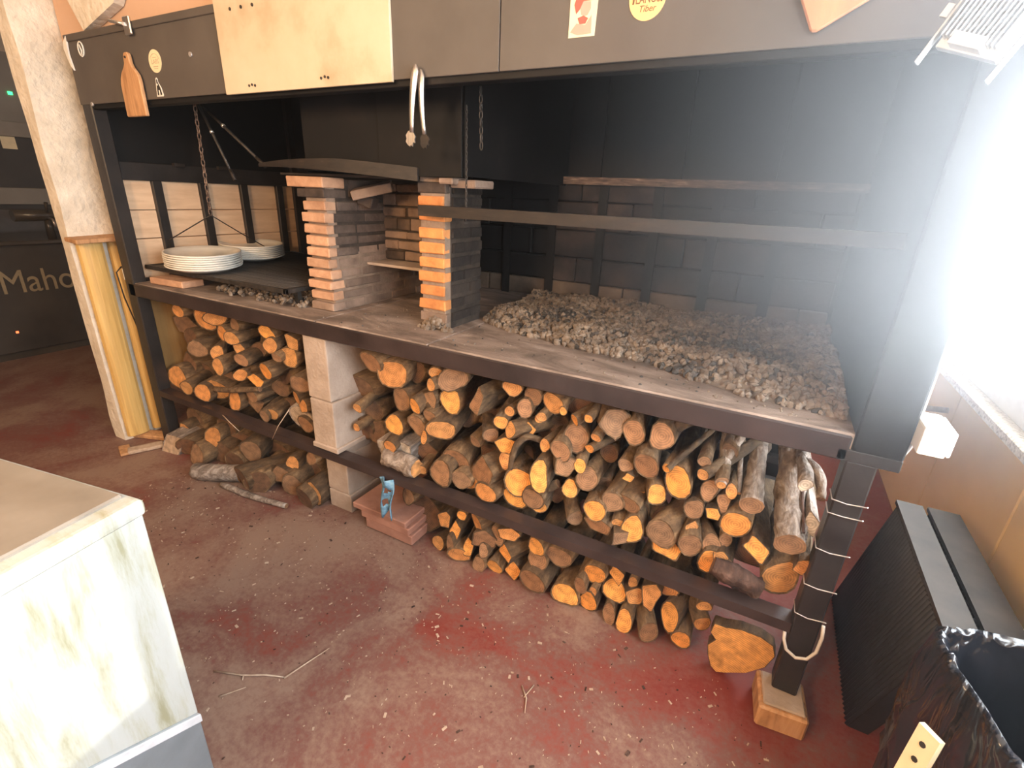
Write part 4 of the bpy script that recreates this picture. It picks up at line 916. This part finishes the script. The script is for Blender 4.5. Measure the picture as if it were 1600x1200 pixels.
def crack_log():
    L = 0.42; o = branch('cracked_log', [(3.028, 0.02, 0.555), (3.022, 0.12, 0.588), (3.012, 0.24, 0.628), (3.002, 0.42, 0.685)], [0.039, 0.0385, 0.038, 0.036], ['grey_bark', 'cut'],
               'big weathered grey log with a long crack at the right end of the woodpile', 'b', 18, rough=0.10)
    bm = bm_new(); pts = [(3.050, 0.03, 0.596), (3.047, 0.08, 0.612), (3.041, 0.14, 0.630), (3.040, 0.20, 0.650), (3.034, 0.26, 0.668)]
    tube(bm, pts, [0.004, 0.0045, 0.004, 0.005, 0.003], 6); c = obj('bark_crack', bm, 'rot_bark', o); c.matrix_parent_inverse = Matrix.Translation(-Vector(o.location))
crack_log()
branch('grey_log', [(2.920, 0.055, 0.615), (2.918, 0.16, 0.645), (2.916, 0.26, 0.668), (2.912, 0.38, 0.70)], [0.031, 0.026, 0.024, 0.026], ['grey_bark', 'cut'], 'smooth pale grey log beside the big cracked log', 'b', 14)
branch('forked_branch', [(2.836, 0.05, 0.655), (2.834, 0.12, 0.675), (2.825, 0.20, 0.695), (2.818, 0.34, 0.735)], [0.013, 0.014, 0.017, 0.019], ['grey_bark', 'cut'], 'bone-pale branch rising under the hearth edge left of the grey log', 'o', 10)
branch('forked_branch', [(2.832, 0.15, 0.685), (2.850, 0.21, 0.715), (2.875, 0.30, 0.745)], [0.013, 0.012, 0.011], ['grey_bark', 'cut'], 'bone-pale side branch forking towards the grey log', 'o', 10)
branch('thin_stick', [(2.884, 0.09, 0.622), (2.876, 0.16, 0.650), (2.864, 0.28, 0.690)], [0.0065, 0.0075, 0.006], ['grey_bark', 'cut'], 'thin pale stick just left of the smooth grey log', 'o', 8)
branch('straight_stick', [(2.690, 0.025, 0.672), (2.728, 0.11, 0.70), (2.778, 0.23, 0.735)], [0.0085, 0.009, 0.009], ['bark', 'cut'], 'straight brown stick slanting up to the right in the big woodpile', 'O', 8)
branch('curved_branch', [(3.022, 0.24, 0.70), (3.045, 0.18, 0.718), (3.064, 0.12, 0.712), (3.070, 0.07, 0.682)], [0.014, 0.0155, 0.015, 0.011], ['grey_bark', 'cut'], 'curved pale branch between the cracked log and the right post', 'b', 10)
branch('curved_branch', [(2.194, 0.018, 0.515), (2.200, 0.022, 0.570), (2.212, 0.03, 0.615), (2.238, 0.05, 0.637), (2.268, 0.08, 0.622), (2.295, 0.13, 0.585)], [0.009, 0.0105, 0.011, 0.0115, 0.011, 0.010], ['bark', 'cut'], 'arched orange-brown branch at the middle of the big woodpile', 'O', 10)
branch('mottled_log', [(1.612, 0.045, 0.378), (1.68, 0.05, 0.376), (1.775, 0.04, 0.372)], [0.034, 0.038, 0.034], ['grey_bark', 'cut'], 'mottled pale log lying lengthwise on the rail above the blue rag', 'o', 14, rough=0.12)
branch('floor_log', [(0.516, -0.129, 0.043), (0.61, -0.09, 0.043), (0.735, -0.03, 0.043)], [0.040, 0.042, 0.041], ['grey_bark', 'cut'], 'greyish log lying lengthwise on the floor before the left pile', 'o', 14, rough=0.09)
branch('floor_stick', [(0.694, -0.112, 0.017), (0.90, -0.10, 0.015), (1.10, -0.067, 0.014)], [0.014, 0.015, 0.012], ['grey_bark', 'cut'], 'long stick on the red floor before the left woodpile', 'b', 8)
branch('bent_stick', [(0.545, 0.03, 0.432), (0.70, 0.03, 0.462), (0.865, 0.05, 0.498)], [0.015, 0.014, 0.012], ['bark', 'cut'], 'long brown stick lying across the upper left woodpile', 'b', 8)
branch('rotten_log', [(2.86, 0.03, 0.405), (2.92, 0.03, 0.392), (2.99, 0.04, 0.375)], [0.026, 0.034, 0.030], ['rot_bark', 'cut'], 'dark rotten piece of bark lying on the rail near the right post', 'd', 12, rough=0.18)
# wide split slab standing on the floor in front of the right floor pile
bm = bm_new(); out = [(2.902, 0.19), (2.935, 0.192), (2.975, 0.205), (3.03, 0.205), (3.066, 0.19), (3.078, 0.155), (3.062, 0.10), (3.02, 0.05), (2.965, 0.016), (2.94, 0.004), (2.92, 0.02), (2.905, 0.06), (2.898, 0.10), (2.915, 0.13), (2.897, 0.15)]
prism(bm, out, 'y', 0.045, 0.085, 0)
for f in bm.faces:
    f.material_index = 1 if len(f.verts) > 5 else 0
bev(bm, 0.003); bmesh.ops.translate(bm, verts=bm.verts, vec=(-2.86, -0.06, 0.25))
o = obj('split_slab', bm, ['bark', 'cut']); o.location = (2.86, 0.06, -0.25); o.color = (0.66, 0.31, 0.085, 1)
tag(o, 'wide flat orange split slab standing on the floor beside the right post', 'log')
# flat scraps at the foot of the yellow planks
for i, (x, y, z, L, w, h, rz, mt, lb) in enumerate(((-0.11, 0.0, 0.012, 0.20, 0.07, 0.024, 20, 'board_wood', 'flat brown offcut at the foot of the yellow planks'), (0.015, -0.10, 0.011, 0.16, 0.06, 0.02, 65, 'twig', 'pale offcut lying on the floor before the left post'), (-0.05, -0.17, 0.008, 0.12, 0.05, 0.014, -20, 'board_wood', 'small thin offcut on the floor by the plastered post'))):
    bm = bm_new(); obox(bm, (x, y, z + 0.001), (L, w, h), (0, 0, R(rz))); bev(bm, 0.004)
    tag(obj('wood_offcut', bm, mt), lb, 'offcut')

# ---------------------------------------------------------------- ash and embers
ICO = None
def chunks(bm, pts, mats):
    """many small irregular lumps: deformed icosahedra"""
    t = bm_new(); bmesh.ops.create_icosphere(t, subdivisions=1, radius=1.0); base = [v.co.copy() for v in t.verts]; fc = [[v.index for v in f.verts] for f in t.faces]; t.free()
    for (p, s, mi) in pts:
        e = Euler((rnd(0, 6), rnd(0, 6), rnd(0, 6))).to_matrix(); sc = Vector((rnd(.7, 1.3), rnd(.7, 1.3), rnd(.6, 1.0)))
        vs = [bm.verts.new(Vector(p) + e @ Vector((b.x * sc.x, b.y * sc.y, b.z * sc.z)) * s * rnd(0.78, 1.18)) for b in base]
        for f in fc:
            q = bm.faces.new([vs[i] for i in f]); q.material_index = mi
def front_y(x):
    P = [(1.80, 0.43), (1.95, 0.33), (2.2, 0.27), (2.42, 0.235), (2.55, 0.25), (2.68, 0.165), (2.85, 0.105), (3.06, 0.085)]
    for (a, ya), (b, yb) in zip(P[:-1], P[1:]):
        if x <= b: return ya + (yb - ya) * (x - a) / (b - a)
    return 0.085
pts = []
while len(pts) < 6500:
    x = rnd(1.835, 3.072); fy = front_y(x); y = fy + (1.0 - fy) * random.random() ** 1.1
    edge = (y - fy) + noise.noise(Vector((x * 9, y * 9, 1))) * 0.05
    if edge < 0: continue
    hgt = min(0.045, edge * 0.35) * (0.7 + 0.6 * noise.noise(Vector((x * 5, y * 5, 4)))) if edge > 0 else 0
    m = noise.noise(Vector((x * 4.2, y * 5.5, 7.7)))
    bandd = max(0.0, 1 - abs(y - (0.62 - 0.22 * (x - 2.2))) / 0.16) * (1 if 2.05 < x < 2.95 else 0.15) * (0.6 + 0.8 * m)
    dark = random.random() < 0.62 * bandd + (0.05 + 0.85 * max(0, m + 0.10) * (1 if 2.0 < x < 2.85 else 0.3))
    pts.append(((x, y, 0.905 + max(0, hgt)), rnd(0.005, 0.0145), 1 if dark else 0))
bm = bm_new(); nx, ny = 60, 40; V = {}
for i in range(nx + 1):
    for k in range(ny + 1):
        x = 1.84 + 1.24 * i / nx; fy = front_y(x); y = fy + 0.01 + (1.02 - fy) * k / ny; y = min(y, 1.025)
        e = y - fy; V[i, k] = bm.verts.new((x, y, 0.9005 + min(0.042, e * 0.3) * (0.7 + 0.5 * noise.noise(Vector((x * 5, y * 5, 4))))))
for i in range(nx):
    for k in range(ny):
        f = bm.faces.new((V[i, k], V[i + 1, k], V[i + 1, k + 1], V[i, k + 1])); f.smooth = True
chunks(bm, pts, None)
tag(obj('ash_bed', bm, ['ash', 'char'], recalc=False), 'broad bed of pale ash and black embers on the right hearth', 'ash', kind='stuff')
pts = []
while len(pts) < 800:
    x = rnd(0.30, 1.13); y = rnd(0.09, 0.75)
    if y < 0.10 + 0.05 * noise.noise(Vector((x * 9, 0, 0))) + (0.22 if x < 0.55 else 0.0): continue
    if random.random() < 0.5 and y > 0.25: continue
    pts.append(((x, y, 0.905 + rnd(0, 0.018)), rnd(0.005, 0.015), 1 if random.random() < 0.15 else 0))
bm = bm_new(); chunks(bm, pts, None)
tag(obj('ember_heap', bm, ['ash', 'char'], recalc=False), 'small heap of pale embers under the grate beside the brick oven', 'ash', kind='stuff')
pts = []
for i in range(130):
    x = rnd(1.3, 3.0); y = rnd(0.03, max(0.06, front_y(max(x, 1.8)) - 0.02)); pts.append(((x, y, 0.9015), rnd(0.0015, 0.005), 0 if random.random() < 0.7 else 1))
bm = bm_new(); chunks(bm, pts, None)
tag(obj('ash_crumbs', bm, ['ash', 'char'], recalc=False), 'scattered ash crumbs along the front of the concrete hearth', 'ash', kind='stuff')

# ---------------------------------------------------------------- litter on the floor
bm = bm_new()
for i in range(1300):
    x, y = rnd(0.4, 3.1), -abs(random.gauss(0.34, 0.26)) + 0.02
    if x < 2.0 and y < -0.86: continue
    L = rnd(0.002, 0.006) if i > 260 else rnd(0.004, 0.015); obox(bm, (x, y, 0.0022), (L, L * rnd(0.2, 0.6), rnd(0.0012, 0.003)), (rnd(-.1, .1), rnd(-.1, .1), rnd(0, 6.3)), 0 if random.random() < 0.72 else 1)
tag(obj('wood_chips', bm, ['twig', 'rot_bark']), 'wood chips and crumbs strewn over the red floor', 'chips', kind='stuff')
def twig(pts, r, lb):
    t = thing('twig', lb, 'twig', pts[0][0])
    for q in pts:
        bm = bm_new(); tube(bm, q, [r] * (len(q) - 1) + [r * 0.5], 6); obj('twig_stem', bm, 'twig', t)
twig([[(1.600, -0.724, 0.004), (1.69, -0.69, 0.006), (1.745, -0.655, 0.004), (1.80, -0.632, 0.004)], [(1.69, -0.69, 0.006), (1.700, -0.700, 0.004)], [(1.80, -0.635, 0.004), (1.838, -0.496, 0.007)]], 0.0028, 'forked dry twig on the floor right of the white cabinet')
twig([[(1.690, -0.765, 0.004), (1.73, -0.71, 0.005)]], 0.0022, 'short straight dry twig nearest the white cabinet')
twig([[(2.43, -0.30, 0.004), (2.46, -0.33, 0.006), (2.475, -0.37, 0.004)], [(2.46, -0.28, 0.003), (2.452, -0.33, 0.004)]], 0.0022, 'small curled twig on the red floor below the big woodpile')

for pts, lb in (([(0.643, -0.015, 0.335), (0.70, -0.02, 0.312), (0.754, -0.015, 0.278)], 'thin straw hanging over the left lower rail'), ([(1.118, 0.0, 0.476), (1.05, -0.015, 0.385), (0.992, -0.015, 0.301)], 'long dry straw sticking out of the upper left woodpile')):
    bm = bm_new(); tube(bm, pts, [0.0022, 0.002, 0.0014], 5); tag(obj('dry_straw', bm, 'twig'), lb, 'straw')

# ---------------------------------------------------------------- white cabinet at the lower left
CA = thing('cabinet', 'white enamelled cabinet with stained sunlit side in the lower left corner', 'cabinet', (1.5, -1.3, 0))
Tm = Matrix.Translation((1.925, -0.905, 0)) @ Matrix.Rotation(R(10.0), 4, 'Z')     # local: -X along the back, -Y along the sunlit side
def cabp(name, mat, x0, x1, y0, y1, z0, z1, b=0.0, seg=1):
    bm = bm_new(); box(bm, x0, x1, y0, y1, z0, z1)
    if b: bev(bm, b, seg)
    bmesh.ops.transform(bm, matrix=Tm, verts=bm.verts); return obj(name, bm, mat, CA)
cabp('body', 'grey_steel', -0.85, -0.008, -1.1, -0.010, 0.03, 0.82)
def cab_poly(name, mat, poly, x0, x1, b):
    bm = bm_new(); prism(bm, poly, 'x', x0, x1); bev(bm, b); bmesh.ops.transform(bm, matrix=Tm, verts=bm.verts); return obj(name, bm, mat, CA)
sl = lambda y: 0.262 - 0.62 * (y + 0.006)          # the trim strip climbs towards the front of the cabinet
cab_poly('side_panel', 'enamel', [(-0.006, sl(-0.006) + 0.026), (-0.006, 0.815), (-0.75, 0.815), (-0.75, sl(-0.75) + 0.026)], -0.010, 0.0, 0.003)
cab_poly('side_skirt', 'grey_steel', [(-0.006, 0.0), (-0.006, sl(-0.006)), (-0.75, sl(-0.75)), (-0.75, 0.0)], -0.010, 0.0, 0.002)
cab_poly('side_rail', 'alu', [(-0.004, sl(-0.004)), (-0.004, sl(-0.004) + 0.024), (-0.75, sl(-0.75) + 0.024), (-0.75, sl(-0.75))], -0.010, 0.004, 0.002)
cabp('front_panel', 'enamel', -0.010, 0.0, -1.1, -0.752, 0.0, 0.815, 0.003)
cabp('rim', 'enamel', -0.85, 0.006, -1.1, 0.0, 0.812, 0.846, 0.012, 3)
cabp('worktop', 'counter_top', -0.84, -0.030, -1.1, -0.012, 0.842, 0.853, 0.003)
bm = bm_new()

# ---------------------------------------------------------------- yellow planks by the plastered post
for (y0, y1, x0, lb) in ((-0.098, 0.012, -0.168, 'wider yellow varnished plank leaning on the plastered post'), (0.032, 0.10, -0.168, 'narrower yellow varnished plank between post and grill')):
    t = thing('yellow_plank', lb, 'plank', (x0, y0, 0))
    bm = bm_new(); n = 7; poly = []
    for k in range(n + 1):
        a = math.pi * k / n; poly.append((x0 + 0.004 + 0.030 * math.sin(a) ** 0.6, y0 + (y1 - y0) * (0.5 - 0.5 * math.cos(a))))
    prism(bm, poly, 'z', 0.03, 1.085); obj('plank_body', bm, 'yellow_wood', t)
bm = bm_new(); obox(bm, (-0.128, -0.005, 1.096), (0.115, 0.245, 0.020), (R(2), R(3), 0)); bev(bm, 0.003)
tag(obj('brown_board', bm, 'board_wood'), 'flat brown wooden cap on top of the yellow planks', 'board')
bm = bm_new(); tube(bm, [(-0.118, 0.085, 0.96), (-0.108, 0.045, 0.955), (-0.110, 0.02, 0.93), (-0.115, 0.03, 0.80), (-0.11, 0.06, 0.6), (-0.112, 0.075, 0.4)], 0.0035, 6)
tag(obj('plank_cable', bm, 'cable_black'), 'dark cable looping down over the yellow planks', 'cable')
bm = bm_new(); box(bm, -0.03, -0.001, 0.01, 0.06, 0.90, 0.96); bev(bm, 0.004)
tag(obj('white_socket', bm, 'white_plastic'), 'small white box fixed to the outer side of the left post', 'box')

# ---------------------------------------------------------------- dark bar far left
BA = thing('bar_counter', 'dark bar counter with a dull gold beer name in the far left background', 'bar counter', (-2.5, 0.3, 0))
cfr = boxobj('counter_front', 'bar_dark', BA, -3.0, -2.30, -1.2, 1.5, 0.06, 0.87, 0.004)
boxobj('counter_plinth', 'bar_mid', BA, -2.98, -2.33, -1.2, 1.5, 0.0, 0.06)
boxobj('counter_top', 'bar_mid', BA, -3.05, -2.26, -1.2, 1.5, 0.87, 0.90, 0.006)
text('bar_lettering', 'Mahou', 0.25, 'sign_gold', (-2.298, 0.475, 0.59), (R(90), 0, R(90)), cfr, 0.004, 0.84)
bm = bm_new(); box(bm, -2.3, -2.296, 0.193, 0.209, 0.209, 0.225); obj('indicator_lamp', bm, 'led_red', cfr)
CO = thing('back_bar', 'dark back bar cooler with a green indicator behind the counter', 'cooler', (-3.4, 0.4, 0))
cbd = boxobj('cooler_body', 'bar_dark', CO, -3.9, -3.3, -1.2, 1.6, 0.0, 1.12)
boxobj('cooler_door', 'bar_mid', cbd, -3.3, -3.28, -1.2, 0.55, 0.1, 1.08, 0.004); boxobj('cooler_door', 'bar_mid', cbd, -3.3, -3.28, 0.57, 1.6, 0.1, 1.08, 0.004)
boxobj('shelf_band', 'bar_light', CO, -3.9, -3.26, -1.2, 1.6, 1.12, 1.26, 0.004)
boxobj('upper_unit', 'bar_dark', CO, -3.9, -3.35, -1.2, 1.6, 1.26, 1.68)
boxobj('shelf_band', 'bar_light', CO, -3.9, -3.30, -1.2, 1.6, 1.68, 1.80, 0.004)
boxobj('top_unit', 'bar_light', CO, -3.9, -3.38, -1.2, 1.6, 1.80, 2.35)
boxobj('paper_note', 'paper', CO, -3.35, -3.345, 0.80, 0.90, 1.58, 1.70)
bm = bm_new(); box(bm, -3.38, -3.37, 0.955, 0.985, 2.02, 2.045); obj('indicator_lamp', bm, 'led_green', CO)
tp = thing('beer_tap', 'dark beer tap on the bar counter with a small chrome spout', 'tap', (-2.5, 0.66, 0.9))
bm = bm_new(); tube(bm, [(-2.5, 0.66, 0.9), (-2.5, 0.66, 1.06)], [0.03, 0.022], 12); tube(bm, [(-2.5, 0.45, 1.07), (-2.5, 0.86, 1.07)], 0.045, 12); obj('tap_body', bm, 'bar_mid', tp)
bm = bm_new(); tube(bm, [(-2.46, 0.66, 1.05), (-2.40, 0.66, 1.04), (-2.385, 0.66, 0.985)], [0.012, 0.011, 0.009], 8); obj('tap_spout', bm, 'steel', tp)
bm = bm_new(); tube(bm, [(-2.47, 0.66, 1.09), (-2.44, 0.66, 1.17)], [0.009, 0.014], 8); obj('tap_handle', bm, 'bar_dark', tp)

# ---------------------------------------------------------------- black things at the lower right
def ribbed_panel(x0, x1, yb0, yb1, yt0, yt1, zt, label):
    t = thing('ribbed_panel', label, 'panel', (x0, (yb0 + yb1) / 2, 0))
    bm = bm_new()
    def P(x, u, v): return (x, (yb0 + (yb1 - yb0) * u) * (1 - v) + (yt0 + (yt1 - yt0) * u) * v, zt * v + (0.03 if False else 0))
    vs = [bm.verts.new(P(x, u, v)) for x in (x0 + 0.006, x1) for u, v in ((0, 0), (1, 0), (1, 1), (0, 1))]
    for f in ((0, 1, 2, 3), (7, 6, 5, 4), (0, 4, 5, 1), (1, 5, 6, 2), (2, 6, 7, 3), (3, 7, 4, 0)): bm.faces.new([vs[i] for i in f])
    obj('panel_core', bm, 'wicker', t)
    n = 34
    for i in range(n):
        u = (i + 0.5) / n; bm = bm_new(); tube(bm, [P(x0 + 0.005, u, 0.0), P(x0 + 0.005, u, 0.5), P(x0 + 0.005, u, 0.985)], 0.0065, 5); obj('rib', bm, 'wicker', t)
    bm = bm_new(); a, b = P(0, -0.01, 1.0), P(0, 1.01, 1.0)
    A = [bm.verts.new(q) for q in ((x0 - 0.004, a[1], a[2]), (x1 + 0.002, a[1], a[2]), (x1 + 0.002, b[1], b[2]), (x0 - 0.004, b[1], b[2]))]
    B = [bm.verts.new(v.co + Vector((0, 0, 0.012))) for v in A]
    bm.faces.new(A[::-1]); bm.faces.new(B)
    for k in range(4): bm.faces.new((A[k], A[(k + 1) % 4], B[(k + 1) % 4], B[k]))
    obj('top_edge', bm, 'wicker_edge', t)
ribbed_panel(3.29, 3.345, 0.06, 0.62, -0.22, 0.315, 0.60, 'front black ribbed panel standing between right post and tan wall')
ribbed_panel(3.40, 3.47, 0.10, 0.66, -0.20, 0.43, 0.545, 'rear black ribbed panel nearest the tan wall')
bn = thing('rubbish_bin', 'rubbish bin lined with a shiny black plastic bag in the lower right corner', 'bin', (3.42, -0.45, 0))
ang = R(14)
def binring(z, sx, sy, n=48, wob=0.0, seed=0):
    out = []
    for k in range(n):
        t = 2 * math.pi * k / n; c, s = math.cos(t), math.sin(t)
        u = math.copysign(abs(c) ** 0.35, c) * sx; v = math.copysign(abs(s) ** 0.35, s) * sy
        w = 1 + wob * noise.noise(Vector((c * 7 + seed, s * 7, z * 30)))
        u *= w; v *= w
        out.append(Vector((3.402 + u * math.cos(ang) - v * math.sin(ang), -0.40 + u * math.sin(ang) + v * math.cos(ang), z + wob * 0.25 * noise.noise(Vector((c * 9, s * 9, 5 + seed))))))
    return out
def loft(rings, mat, name, cap0=True, cap1=False):
    bm = bm_new(); VV = [[bm.verts.new(p) for p in r] for r in rings]; n = len(VV[0])
    for A, B in zip(VV[:-1], VV[1:]):
        for k in range(n):
            f = bm.faces.new((A[k], A[(k + 1) % n], B[(k + 1) % n], B[k])); f.smooth = True
    if cap0: bm.faces.new(VV[0][::-1])
    if cap1: bm.faces.new(VV[-1])
    return obj(name, bm, mat, bn)
loft([binring(0.0, 0.11, 0.14), binring(0.3, 0.12, 0.15), binring(0.60, 0.128, 0.16)], 'wicker', 'bin_body')
N = 160
loft([binring(0.30, 0.138, 0.172, N, 0.09, 3), binring(0.36, 0.142, 0.174, N, 0.09, 8), binring(0.42, 0.145, 0.178, N, 0.08, 5), binring(0.48, 0.146, 0.179, N, 0.08, 9), binring(0.54, 0.148, 0.18, N, 0.07, 1), binring(0.59, 0.147, 0.18, N, 0.06, 11), binring(0.63, 0.146, 0.179, N, 0.05, 2), binring(0.66, 0.143, 0.176, N, 0.045, 2), binring(0.672, 0.136, 0.168, N, 0.04, 2),
      binring(0.663, 0.128, 0.160, N, 0.05, 2), binring(0.62, 0.12, 0.152, N, 0.06, 4), binring(0.5, 0.11, 0.14, N, 0.09, 6), binring(0.35, 0.10, 0.12, N, 0.14, 7)], 'black_bag', 'plastic_bag', False, True)
pst = thing('perforated_strip', 'beige strip with three holes leaning on the black bag', 'strip', (3.15, -0.52, 0))
a, b = Vector((3.135, -0.600, 0.0)), Vector((3.215, -0.462, 0.605))
up = (b - a).normalized(); side = Vector((0.62, -0.75, 0)).normalized(); nr = up.cross(side).normalized()
bm = bm_new(); vs = []
for s, q in ((-1, a), (1, a), (1, b), (-1, b)):
    for h in (0, 1): vs.append(bm.verts.new(q + side * 0.017 * s + nr * 0.012 * h))
for f in ((0, 2, 4, 6), (7, 5, 3, 1), (0, 1, 3, 2), (2, 3, 5, 4), (4, 5, 7, 6), (6, 7, 1, 0)): bm.faces.new([vs[i] for i in f])
obj('strip_body', bm, 'paper', pst)
for d in (0.025, 0.055, 0.085):
    for h in (-0.0006, 0.0126):
        bm = bm_new(); c = b - up * d + nr * h; tube(bm, [c - nr * 0.0005, c + nr * 0.0005], 0.005, 8); obj('strip_hole', bm, 'black_ink', pst)

# ---------------------------------------------------------------- added scattering volume that imitates lens glare
def glare():
    m = bpy.data.materials.new('lens_glare_volume'); m.use_nodes = True; nt = m.node_tree
    for n in list(nt.nodes):
        if n.type != 'OUTPUT_MATERIAL': nt.nodes.remove(n)
    v = nt.nodes.new('ShaderNodeVolumeScatter'); v.inputs['Color'].default_value = (0.95, 0.97, 1.0, 1)
    v.inputs['Anisotropy'].default_value = 0.70
    # veil of window glare put into the density: thickest before the hood's right half
    ge = nt.nodes.new('ShaderNodeNewGeometry'); sp = nt.nodes.new('ShaderNodeSeparateXYZ'); nt.links.new(ge.outputs['Position'], sp.inputs[0])
    def sm(sock, a, b):
        q = nt.nodes.new('ShaderNodeMapRange'); q.interpolation_type = 'SMOOTHSTEP'; q.inputs['From Min'].default_value = a; q.inputs['From Max'].default_value = b
        nt.links.new(sock, q.inputs['Value']); return q.outputs[0]
    def mul(a, b):
        q = nt.nodes.new('ShaderNodeMath'); q.operation = 'MULTIPLY'; nt.links.new(a, q.inputs[0]); nt.links.new(b, q.inputs[1]); return q.outputs[0]
    def inv(a):
        q = nt.nodes.new('ShaderNodeMath'); q.operation = 'SUBTRACT'; q.inputs[0].default_value = 1.0; nt.links.new(a, q.inputs[1]); return q.outputs[0]
    X, Y, Z = sp.outputs['X'], sp.outputs['Y'], sp.outputs['Z']
    f = mul(mul(sm(X, 2.35, 3.10), inv(sm(X, 3.15, 3.45))), mul(mul(sm(Y, -0.60, -0.30), inv(sm(Y, 0.3, 0.9))), sm(Z, 0.92, 1.30)))
    ma = nt.nodes.new('ShaderNodeMath'); ma.operation = 'MULTIPLY_ADD'; nt.links.new(f, ma.inputs[0]); ma.inputs[1].default_value = 0.85; ma.inputs[2].default_value = 0.010
    nt.links.new(ma.outputs[0], v.inputs['Density'])
    nt.links.new(v.outputs[0], nt.nodes['Material Output'].inputs['Volume']); return m
M['glare'] = glare()
bm = bm_new(); box(bm, -4.05, 3.79, -3.65, 2.35, -0.04, 2.8)
o = obj('glare_haze', bm, 'glare')
tag(o, 'added haze volume imitating window glare at the upper right', 'glare', kind='stuff')
